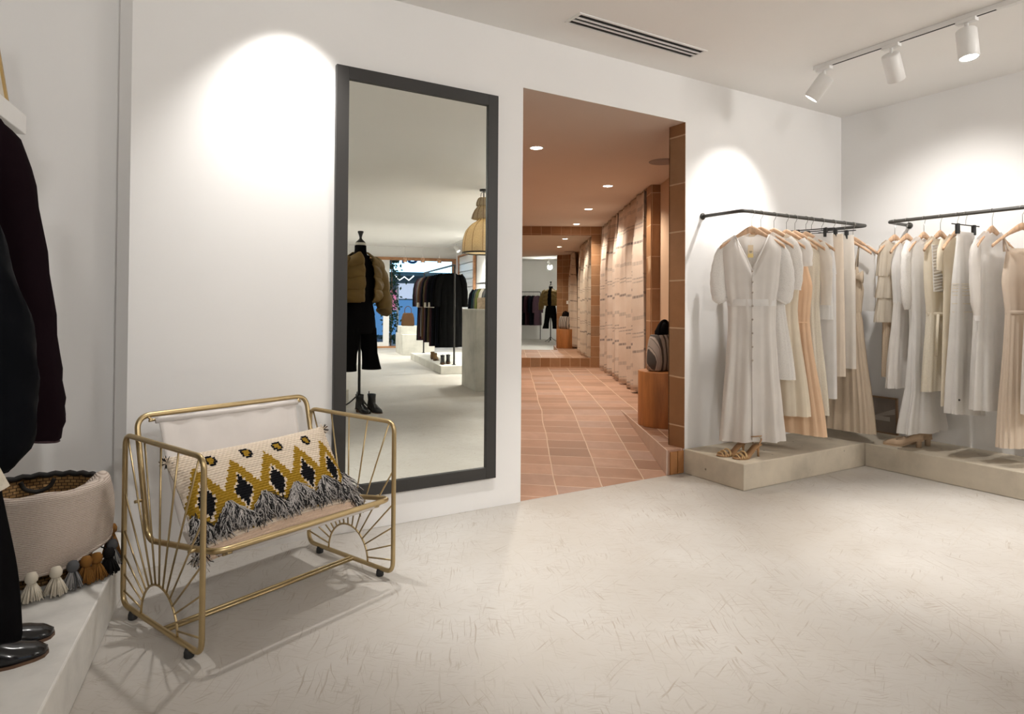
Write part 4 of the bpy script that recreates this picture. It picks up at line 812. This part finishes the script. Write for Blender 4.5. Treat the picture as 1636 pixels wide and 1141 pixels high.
# ------------------------------------------------------------------ shop behind the camera (seen in the mirrors)
def sthing(name, label, cat, x, y, z=0, rz=0, group=None): return thing(name, label, cat, sl(x,y,z), SA+rz, group)
px, py = 2.949, -7.543
pt_ = sthing('coat_rack_plinth', 'low pale concrete plinth under the rack of dark coats, seen in the wall mirror', 'plinth', px, py)
MB().box(0,1.25,-3.15,0,0,.14).build('slab', GCONC, pt_, bevel=.006)
rk = sthing('garment_rack', 'black metal rack holding a row of dark coats, seen in the wall mirror', 'rack', px+.26, py-.16, .1405)
MB().tube(fillet([(0,0,0),(0,0,1.715),(0,-2.9,1.715),(0,-2.9,0)], .03), .016, 10).build('frame', BLACKM, rk)
MB().box(-.03,.03,-.03,.03,0,.008).build('foot_plate', BLACKM, rk); MB().box(-.03,.03,-2.93,-2.87,0,.008).build('foot_plate', BLACKM, rk)
def coat_proto(label, mat, L, group, slm=None, cuff=None, hw=.21):
    g = thing('hanging_coat', label, 'coat', (0,0,0), 0, group)
    body('coat_body', mat, g, ((0,.18),(.25,.19),(1,hw)), ((0,.012),(.2,.045),(1,.05)), -.10, -L, 5, ((0,0),(1,.008)), int(L*50), slope=.4, neck=(.06,.04,.01), nv=14, nt_=36)
    for s in (-1, 1):
        sl_ = sleeve(slm or mat, g, [(s*.16,0,-.15),(s*.215,0,-.28),(s*.245,0,-.50),(s*.25,0,-.72)], ((0,.04),(.3,.06),(1,.05)), flat=(1,.7), seed=s, n=12)
        if cuff: sleeve(cuff, g, [(s*.249,0,-.64),(s*.251,0,-.735)], ((0,.055),(1,.058)), 'cuff', flat=(1,.72), n=12)
    MB().tube([(0,0,-.12),(0,0,-.035),(.007,0,-.026)]+[(.0195*cos(a),0,.0195*sin(a)) for a in [radians(k) for k in range(-50,190,30)]], .002, 6).build('hanger_hook', STEEL, g); return g
CO = [plain('navy_wool', (.007,.008,.013), .95, spec=.08), plain('black_felt', (.004,.004,.004), .95, spec=.08), plain('olive_wool', (.085,.065,.03), .9, spec=.15), plain('burgundy_wool', (.035,.012,.018), .9, spec=.15), plain('brown_suede', (.10,.05,.022), .8, spec=.2), plain('teal_wool', (.015,.035,.04), .9, spec=.15), plain('grey_tweed', (.10,.095,.09), .9, spec=.15), plain('cream_wool', (.55,.50,.42), .9, spec=.15), plain('moss_knit', (.17,.19,.06), .9, spec=.15), plain('mauve_wool', (.085,.045,.06), .9, spec=.15)]
CN = ['navy','black','olive','burgundy','brown','teal','grey','cream','moss green','mauve']
RG = 'dark coats on the black rack'; ordw = ['first','second','third','fourth','fifth','sixth','seventh','eighth','ninth','tenth','eleventh','twelfth','thirteenth','fourteenth']
rack_z = .1405+1.715-.004
seq = [(1,1.42,None),(1,1.36,None),(0,1.45,None),(1,1.40,7),(0,1.44,None),(3,1.46,7),(2,1.38,None),(0,1.40,None),(3,1.42,None),(4,1.36,7),(6,1.32,None),(3,1.4,None),(1,1.42,None)]
for i, (c_, L, cf) in enumerate(seq):
    g = coat_proto('%s coat, %s from the near post of the black rack in the mirror' % (CN[c_], ordw[i]), CO[c_], L, RG, None, CO[cf] if cf is not None else None)
    g.location = sl(px+.26, py-.16-.24-.195*i, rack_z); g.rotation_euler.z = SA+radians(random.uniform(-7,7)); 
# shoes below rack
def simple_boot(label, x, y, z, yaw, mat, group, sh=.16): return closed_shoe('ankle_boot', label, sl(x,y,z), SA+yaw, group, mat, SOLEM, .25, .03, sh, .5, 1, cat='boot')
simple_boot('black ankle boot on the rack plinth beside the black post, left one', px+.10, py-.35, .1405, .2, LEATH, 'black boots under the rack'); simple_boot('black ankle boot on the rack plinth beside the black post, right one', px+.22, py-.45, .1405, .2, LEATH, 'black boots under the rack')
tanS = plain('tan_suede', (.24,.14,.055), .85)
simple_boot('tan suede boot under the coats in the mirror, nearer one', px+.14, py-1.15, .1405, .4, tanS, 'tan boots under the rack', .12); simple_boot('tan suede boot under the coats in the mirror, farther one', px+.16, py-1.45, .1405, .5, tanS, 'tan boots under the rack', .12)
# stepped block with handbag
bx, by = toloc(SHOP, (5.523,-10.882)).xy
sb_ = sthing('stepped_plinth', 'stepped grey concrete block near the shop window, seen in the mirror', 'plinth', bx, by)
MB().box(0,.75,-1.15,0,0,.48).box(0,.5,-.85,-.30,.48,.665).build('block', GCONC, sb_, bevel=.005)
hb = sthing('leather_handbag', 'brown leather handbag standing on the stepped concrete block', 'bag', bx+.2, by-.52, .666)
MB().loft([[(hw*cos(a)*abs(cos(a))**-.3 if abs(cos(a)) > .02 else 0, .06*sin(a), z) for a in [2*pi*k/20 for k in range(20)]] for z, hw in ((.0,.14),(.02,.16),(.2,.15),(.30,.12),(.31,.10))]).build('body', CO[4], hb)
MB().tube(catmull([(-.08,0,.30),(-.07,0,.42),(0,0,.47),(.07,0,.42),(.08,0,.30)]), .008, 8).build('handle', CO[4], hb)
# cash desk
kx, ky = toloc(SHOP, (4.064,-4.489)).xy
cdk = sthing('cash_desk', 'concrete and oak cash desk at the right of the wall mirror', 'desk', kx, ky)
MB().box(0,.13,-.80,0,0,1.11).build('end_block', GCONC, cdk, bevel=.004); MB().box(.134,1.62,-.62,-.03,.0,1.0).build('oak_front', OAK, cdk, bevel=.003); MB().box(.132,1.65,-.70,.0,1.0001,1.045).build('worktop', GCONC, cdk, bevel=.003)
MB().box(.132,.137,-.030,-.0,.02,.98).build('shadow_gap', DARK, cdk)
ob = sthing('oak_box', 'plain oak box standing on the cash desk', 'box', kx+.36, ky-.36, 1.0455); MB().box(-.2,.6,-.2,.2,0,.225).box(-.185,.585,-.185,.185,.225,.226).build('case', OAK, ob, bevel=.004)
# pendant lamp
lp = thing('rattan_pendant', 'three-tier pale rattan pendant lamp with black rim, seen in the mirror', 'lamp', (4.251,-4.649,H))
RTN, t, b = nt('pale_rattan', .85, 0, (.62,.5,.34), .15); v = coord(t, (1,1,1)); nzf = noise(t, coord(t, (60,60,220)), 1, 2); col = ramp(t, nzf, [(.35,(.64,.54,.38)),(.65,(.80,.71,.54))]); t.links.new(col, b.inputs['Base Color'])
tr_ = N(t, 'ShaderNodeBsdfTranslucent'); t.links.new(col, tr_.inputs[0]); ms = N(t, 'ShaderNodeMixShader'); ms.inputs[0].default_value = .45; t.links.new(b.outputs[0], ms.inputs[1]); t.links.new(tr_.outputs[0], ms.inputs[2]); t.links.new(ms.outputs[0], t.nodes['Material Output'].inputs[0])
MB().lathe([(.06,0),(.06,-.02),(.055,-.024),(.0005,-.024)], 20, cap=False).build('ceiling_rose', BLACKM, lp); MB().tube([(0,0,-.02),(0,0,-.60)], .005, 6).build('cord', BLACKM, lp)
hp = MB()
for k in range(4): a = pi*k/2+.4; hp.tube([(0,0,-.03),(.035*cos(a),.035*sin(a),-.05),(.045*cos(a),.045*sin(a),-.13)], .004, 6)
hp.build('hook_wires', BLACKM, lp)
tiers = [[(.055,-.115),(.075,-.13),(.095,-.18),(.098,-.225),(.085,-.235)],[(.075,-.237),(.115,-.28),(.150,-.35),(.162,-.405),(.15,-.412)],[(.07,-.41),(.09,-.44),(.16,-.485),(.235,-.57),(.275,-.68),(.288,-.80),(.288,-.88)]]
for tr2 in tiers:
    q = [Vector((r,0,z)) for r, z in tr2]; q = catmull(q, 5)
    tt = MB().lathe([(p.x,p.z) for p in q], 40, cap=False).build('tier', RTN, lp, solid=.004); rb = MB()
    for k in range(12):
        a = 2*pi*k/12; rb.tube([((p.x+.003)*cos(a),(p.x+.003)*sin(a),p.z) for p in q], .0035, 5)
    rb.build('ribs', FRW, tt)
MB().tube([(.288*cos(a),.288*sin(a),-.882) for a in [2*pi*k/48 for k in range(48)]], .011, 8, closed=True).build('rim', BLACKM, lp)
MB().lathe([(.0005,-.60),(.03,-.62),(.045,-.66),(.03,-.70),(.0005,-.71)], 16, cap=False).build('bulb', emis('warm_bulb', (1,.88,.70), 60), lp)
# second track with lamps
tk = sthing('lighting_track', 'white lighting track above the coat rack, seen in the mirror', 'track', 4.45, -12.6, H); MB().box(-.02,.02,-1.6,3.4,-.03,0).build('rail', WHITEM, tk)
for i, (yy, lab) in enumerate(((-11.0,'nearest the pendant lamp'),(-12.0,'in the middle of three'),(-13.0,'nearest the shop window'))):
    c_ = copy_tree(s2, sl(4.45,yy,H-.03), SA+.6, 'white spotlight on the track above the coats, '+lab, 'white spotlights over the coat rack')
copy_tree(s1, (.5,-4.78,H-.028), radians(180), 'white spotlight housing added for the fill light, seen in the far passage mirror', 'added housings for fill lights')  # housing added to give the fill spot near it a lamp body
# shop front
def sbuild(mb, name, mat, **k): o = mb.build(name, mat, **k); o.matrix_world = SHOP; return o
wf_ = MB(); wf_.box(SLX-.3,SRX+.3,SFY-.12,SFY,2.47,H); wf_.box(SLX-.3,SLX+.12,SFY-.12,SFY,-.05,2.47); struct(sbuild(wf_, 'wall_front', WALL))
fm = MB(); fm.box(SLX+.12,SRX,SFY-.06,SFY+.05,2.39,2.47); fm.box(SRX-.10,SRX,SFY-.06,SFY+.05,0,2.39); fm.box(SLX+.12,SRX-.10,SFY-.06,SFY+.05,0,.05); struct(sbuild(fm, 'window_1', OAKD))
dr = MB(); x0, x1 = SLX+.13, 2.98
dr.box(x1-.16,x1,SFY-.03,SFY+.03,.05,2.39); dr.box(x0,x0+.1,SFY-.03,SFY+.03,.05,2.39); dr.box(x0+.1,x1-.16,SFY-.03,SFY+.03,.05,.16); dr.box(x0+.1,x1-.16,SFY-.03,SFY+.03,2.28,2.39)
dro = struct(sbuild(dr, 'door_1', WHITEM)); 
pg = MB().box(x0+.1,x1-.16,SFY-.004,SFY+.004,.16,2.28).build('pane', GLASS, dro)
go = struct(sbuild(MB().box(x1,SRX-.10,SFY-.004,SFY+.004,.05,2.39), 'window_2', GLASS))
lps = thing('window_lamp', 'copper spotlight hanging in the shop window, leftmost in the mirror', 'spotlight', sl(3.35,SFY+.35,2.47), 0, 'copper lamps in the shop window')
MB().tube([(0,0,.29),(0,0,-.02)], .006, 6).build('stem', WHITEM, lps); MB().lathe([(.03,-.02),(.055,-.03),(.06,-.15),(.052,-.15)], 16, cap=False).build('shade', plain('copper', (.62,.36,.22), .35, .6), lps); MB().lathe([(.0005,-.14),(.053,-.145)], 16, cap=False).build('lens', LED, lps)
copy_tree(lps, sl(3.83,SFY+.35,2.47), 0, 'copper spotlight hanging in the middle of the shop window'); copy_tree(lps, sl(4.28,SFY+.35,2.47), 0, 'copper spotlight in the shop window above the coat rack rail')
# street outside
struct(sbuild(MB().box(-6,14,-22,SFY-.13,-.12,-.02), 'ground', plain('street_paving', (.20,.21,.22), .7)))
ft = sthing('street_facade', 'shop facade across the street seen through the window', 'building', 3.5, -20.2)
MB().box(-6,6,-.5,0,0,7).build('wall', plain('blue_grey_render', (.14,.19,.21), .8), ft)
MB().box(-3.4,3.0,0,.25,2.36,3.5).build('fascia_sign', emis('backlit_sign', (.42,.72,.98), 3.0), ft); MB().box(-3.4,3.0,0,.7,2.22,2.33).build('canopy', plain('teal_canopy', (.10,.19,.21), .6), ft)
MB().box(-1.9,2.4,.0,.05,.1,1.35).build('shop_window', emis('lit_blue_window', (.10,.25,.5), .7), ft); MB().box(-.2,.5,.05,.07,1.0,1.7).build('poster', emis('pink_poster', (.7,.2,.35), .7), ft); MB().box(.5,1.4,.0,.07,1.4,1.95).build('poster', emis('pale_poster', (.55,.6,.75), .8), ft)
cu_ = bpy.data.curves.new('sign_letters', 'FONT'); cu_.body = 'LOUIS'; cu_.size = .95; cu_.extrude = .02; cu_.align_x = 'CENTER'; lt = bpy.data.objects.new('sign_letters', cu_); C.objects.link(lt); dg_ = bpy.context.evaluated_depsgraph_get(); lm = bpy.data.meshes.new_from_object(lt.evaluated_get(dg_)); bpy.data.objects.remove(lt); lt = bpy.data.objects.new('sign_letters', lm); C.objects.link(lt); lm.materials.clear(); lm.materials.append(plain('navy_letters', (.015,.06,.16), .6)); lt.parent = ft; lt.location = (-.1,.27,2.66); lt.rotation_euler = (pi/2,0,0)
m = MB(); m.tube([(.95,.72,2.20),(.78,.72,2.04),(.62,.72,2.16),(.46,.72,2.04),(.29,.72,2.20)], .018, 6); m.build('heart_light', emis('white_neon', (.9,.95,1), 3), ft)
po = sthing('street_post', 'pale metal post standing on the pavement outside the window', 'post', 3.46, -16.4, -.02); MB().tube([(0,0,0),(0,0,1.75)], .035, 10).build('tube', WHITEM, po)
GRN = plain('ivy_green', (.04,.10,.06), .6, 0, .4, 20)
def shrub(x, y, h, label):
    s_ = sthing('climbing_plant', label, 'plant', x, y, -.02); m = MB(); r2 = random.Random(int(x*100))
    for _ in range(420):
        z = r2.uniform(.1,h); p = Vector((r2.gauss(0,.13), r2.gauss(0,.08), z)); a = Vector((r2.gauss(0,1),r2.gauss(0,1),r2.gauss(0,1))).normalized()*.06; b_ = a.orthogonal().normalized()*.035
        i = [m.av(q) for q in (p-a, p+b_, p+a, p-b_)]; m.af(i, False)
    m.build('foliage', GRN, s_); MB().tube([(0,0,0),(.03,0,h*.5),(0,0,h)], .02, 6).build('stem', FRW, s_)
shrub(3.12, -15.3, 2.6, 'green climbing plant beside the white door frame outside'); shrub(2.40, -15.6, 1.9, 'green shrub seen through the glass door')
# right shop wall: oak framed shelf panel and rail with green clothes
wp = sthing('slatted_panel', 'oak framed white slatted panel on the shop wall behind the coats', 'panel', SRX-.02, -13.2); b = MB()
for q in range(9): b.box(-.02,0,-.78,.78,.6+.21*q,.79+.21*q)
b.build('slats', WHITEM, wp); b = MB(); b.box(-.05,.01,-.86,-.78,.5,2.52); b.box(-.05,.01,.78,.86,.5,2.52); b.box(-.05,.01,-.78,.78,2.48,2.52); b.build('frame', OAKD, wp)
r3 = sthing('clothes_rail', 'short black rail with green and grey clothes above the cash desk, in the mirror', 'rail', SRX, -10.05, 1.66); MB().tube(fillet([(-.01,-.9,0),(-.36,-.9,0),(-.36,1.0,0),(-.01,1.0,0)], .04), .0125, 10).build('tube', RAILM, r3)
for i, c_ in enumerate((5,5,6,7,8,6,5,0)):
    g = coat_proto('%s jacket, %s along the short rail above the cash desk' % (CN[c_], ordw[i]), CO[c_], .85, 'clothes on the short rail'); g.location = sl(SRX-.36, -9.25-.19*i, 1.655); g.rotation_euler.z = SA+radians(random.uniform(-25,-5))
o = sthing('bench_drawers', 'oak and white low unit behind the coat rack', 'cabinet', SRX-.35, -9.4); MB().box(-.25,.25,-.8,.8,0,.2).build('base', WHITEM, o, bevel=.004); MB().box(-.25,.25,-.8,.8,.201,.55).build('oak_top', OAK, o, bevel=.004)
# grey cabinet and plinth behind the mannequin
gx, gy = toloc(SHOP, (2.20,-4.15)).xy
gc = thing('display_cabinet', 'pale grey cabinet panel with two hinges behind the mustard jacket mannequin', 'cabinet', (2.17,-4.10,0), radians(-57)); MB().box(-.30,.16,-.40,0,.0,.17).build('base', GCONC, gc, bevel=.004); MB().box(-.02,.12,-.36,-.02,.1705,1.15).build('door_panel', WCONC, gc, bevel=.004)
for z in (.62,.92): MB().box(-.03,-.02,-.06,-.03,z,z+.06).build('hinge', STEEL, gc)
# mannequins
def mannequin(loc, yaw, lab, jl, tl, tpl, sfx):
    m = thing('dress_form', lab, 'mannequin', loc, yaw, 'dress forms')
    MB().tube([(0,0,.05),(0,0,.95)], .016, 10).build('pole', BLACKM, m)
    for k in range(3): a = 2*pi*k/3+.5; MB().tube(catmull([(.014*cos(a),.014*sin(a),.16),(.12*cos(a),.12*sin(a),.07),(.25*cos(a),.25*sin(a),.012)]), .012, 8, flat=(1,.7)).build('leg', BLACKM, m)
    ring = lambda z, hw, hd: [(hw*cos(a), hd*sin(a), z) for a in [2*pi*i/28 for i in range(28)]]
    MB().loft([ring(*q) for q in ((.90,.10,.08),(.93,.165,.11),(1.02,.17,.115),(1.18,.125,.09),(1.38,.155,.11),(1.55,.17,.09),(1.63,.14,.07),(1.68,.07,.06),(1.76,.055,.055),(1.83,.055,.055),(1.84,.0555,.0555))]).build('torso', BLK, m)
    MB().lathe([(.0565,1.815),(.0585,1.82),(.0585,1.838),(.0565,1.843)], 24, cap=False).build('neck_ring', plain('ivory_ring'+sfx, (.7,.66,.58), .5), m)
    MB().lathe([(.055,1.843),(.045,1.856),(.016,1.885),(.013,1.90),(.02,1.93),(.033,1.96),(.03,1.972),(.0005,1.976)], 20).build('neck_finial', BLACKM, m)
    t1 = thing('turtleneck_top', tl, 'top', loc, yaw, 'black tops on dress forms')
    MB().loft([ring(*q) for q in ((1.04,.185,.132),(1.18,.15,.11),(1.38,.17,.122),(1.55,.182,.10),(1.635,.15,.08),(1.69,.078,.068),(1.76,.064,.064),(1.812,.063,.063),(1.812,.059,.059))], True, False).build('knit_body', BLK, t1)
    j = thing('bomber_jacket', jl, 'jacket', loc, yaw, 'mustard jackets on dress forms')
    puff_body(j, MUST, ((0,.155),(.12,.205),(.5,.235),(.85,.25),(1,.205)), ((0,.055),(.15,.13),(.6,.165),(1,.145)), 1.735, 1.19, 4, 64, 64, gap=.18, slope=.55)
    for s in (-1, 1): puff_sleeve(j, MUST, [(s*.155,0,1.66),(s*.235,0,1.57),(s*.29,-.01,1.40),(s*.315,-.02,1.22),(s*.315,-.03,1.10),(s*.30,-.04,1.06)], ((0,.06),(.2,.085),(.85,.08),(1,.04)), 4)
    cl_ = MB(); cl_.tube([(.09*cos(a)*1.02, .085*sin(a), 1.70+.02*sin(a)) for a in [radians(-60+k*15) for k in range(21)]], .016, 8, flat=(1,.8)); cl_.build('collar', BLK, j)
    hm_ = MB(); hm_.tube([(.20*cos(a), .142*sin(a), 1.195) for a in [radians(-65+k*15.5) for k in range(21)]], .017, 8, flat=(.7,1)); hm_.build('hem_band', MUST, j)
    tp = thing('flared_trousers', tpl, 'trousers', loc, yaw, 'black trousers on dress forms')
    MB().loft([ring(*q) for q in ((1.06,.176,.122),(.98,.19,.13),(.88,.20,.13),(.84,.19,.12))], True, False).build('waist', BLK, tp)
    for s in (-1, 1): MB().loft([[(s*ox+hw*cos(a), hd*sin(a), z) for a in [2*pi*i/24 for i in range(24)]] for z, hw, hd, ox in ((.90,.098,.115,.098),(.80,.092,.11,.112),(.62,.082,.095,.140),(.50,.095,.105,.160),(.435,.105,.115,.170))], True, False).build('leg', BLK, tp)
    return m
ML = (2.235,-3.78,0)
mannequin(ML, radians(160), 'black dress form on a tripod in mustard jacket, left in the wall mirror', 'mustard padded bomber jacket on the dress form in the wall mirror', 'black turtleneck under the mustard jacket in the wall mirror', 'black flared trousers under the mustard jacket in the wall mirror', '')
for i, (xx, yy, lab) in enumerate(((2.20,-3.545,'black patent ankle boot at the foot of the dress form, left in the mirror'),(2.325,-3.52,'black patent ankle boot at the foot of the dress form, right in the mirror'))):
    closed_shoe('ankle_boot', lab, (xx,yy,0), radians(168), 'black patent boots by the dress form', LEATH, SOLEM, .25, .03, .19, .5, 1, cat='boot')
M2 = (.98,-4.06,0)
mannequin(M2, radians(168), 'black dress form in mustard jacket seen in the mirror at the end of the passage', 'mustard bomber jacket seen in the far passage mirror', 'black top under the jacket in the far passage mirror', 'black flared trousers in the far passage mirror', '_b')
r4 = thing('clothes_rail', 'rail of mauve and dark clothes seen in the mirror at the end of the passage', 'rail', (-.45,-4.75,0), radians(-20))
MB().tube(fillet([(-.7,0,.012),(-.7,0,1.66),(.6,0,1.66),(.6,0,.012)], .05), .014, 10).build('tube', RAILM, r4)
Mr = Matrix.Translation((-.45,-4.75,0)) @ Matrix.Rotation(radians(-20), 4, 'Z')
for i, c_ in enumerate((6,9,3,9,1,3,0,9)):
    g = coat_proto('%s coat, %s from the left on the rail in the far passage mirror' % (CN[c_], ordw[7-i]), CO[c_], 1.15, 'clothes in the far passage mirror'); g.location = Mr @ Vector((-.58+.155*i,0,1.655)); g.rotation_euler.z = radians(-20-62)
# ------------------------------------------------------------------ lights
WARM = (1,.90,.77); NEU = (1,.966,.93)
def spot(loc, aim, W, ang, blend=.35, rad=.03, col=WARM):
    l = bpy.data.lights.new('spot_light', 'SPOT'); l.energy = W; l.spot_size = radians(ang); l.spot_blend = blend; l.shadow_soft_size = rad; l.color = col
    o = bpy.data.objects.new('spot_light', l); C.objects.link(o); o.location = loc; o.rotation_euler = Vector(aim).to_track_quat('-Z','Y').to_euler(); return o
spot(sp1, (-.10,.52,-.80), 54, 82, 1, .03, NEU); spot(sp2, (.70,.10,-.71), 66, 88, 1, .03, NEU); spot(sp3, sd3, 230, 58, .8, .03, NEU)
spot((.68,-.30,2.68), (-.02,.22,-1), 80, 86, 1, .03, NEU)
spot((1.75,-1.0,2.68), (.05,-.02,-1), 190, 62, .9, .04, NEU)  # added spot; stands in for light the mirror throws onto the floor
for p, a_, W, an, r_ in (((.5,-4.9,2.5),(.12,1,-.02),130,130,.08),((4.75,-4.3,2.5),(-.14,1,-.14),145,120,.32),((-.6,-3.9,2.5),(.5,1,-.1),36,130,.14),((1.2,-4.2,2.66),(0,0,-1),60,120,.06),((5.0,-5.6,2.66),(0,0,-1),190,120,.06)): spot(p, a_, W, an, 1, r_, NEU)  # added fill spots behind the camera to brighten the room, not known lamps
for (x, y, W) in ((4.3,-8.2,330),(4.3,-11,330),(2.2,-10.5,260),(2.6,-13,260),(4.4,-6.0,260)): spot(sl(x,y,2.66), (.1,0,-1), W, 130, .9, .05, NEU)  # added general fill over the rear shop, standing in for unseen ceiling lamps
for (l, d, _) in spots: spot(cl(l,d,ZD-.012), (0,0,-1), 80, 135, .6, .045, (1,.90,.76))
spot(cl(.1,7.9,ZD-.012), (0,0,-1), 60, 135, .6, .045, (1,.90,.76))
w_ = bpy.data.worlds.new('sky'); bpy.context.scene.world = w_; w_.use_nodes = True; bg_ = w_.node_tree.nodes['Background']; bg_.inputs[0].default_value = (.35,.55,.85,1); bg_.inputs[1].default_value = .8
vs = bpy.context.scene.view_settings; vs.view_transform = 'Standard'; vs.look = 'None'; vs.exposure = .33; vs.gamma = 1
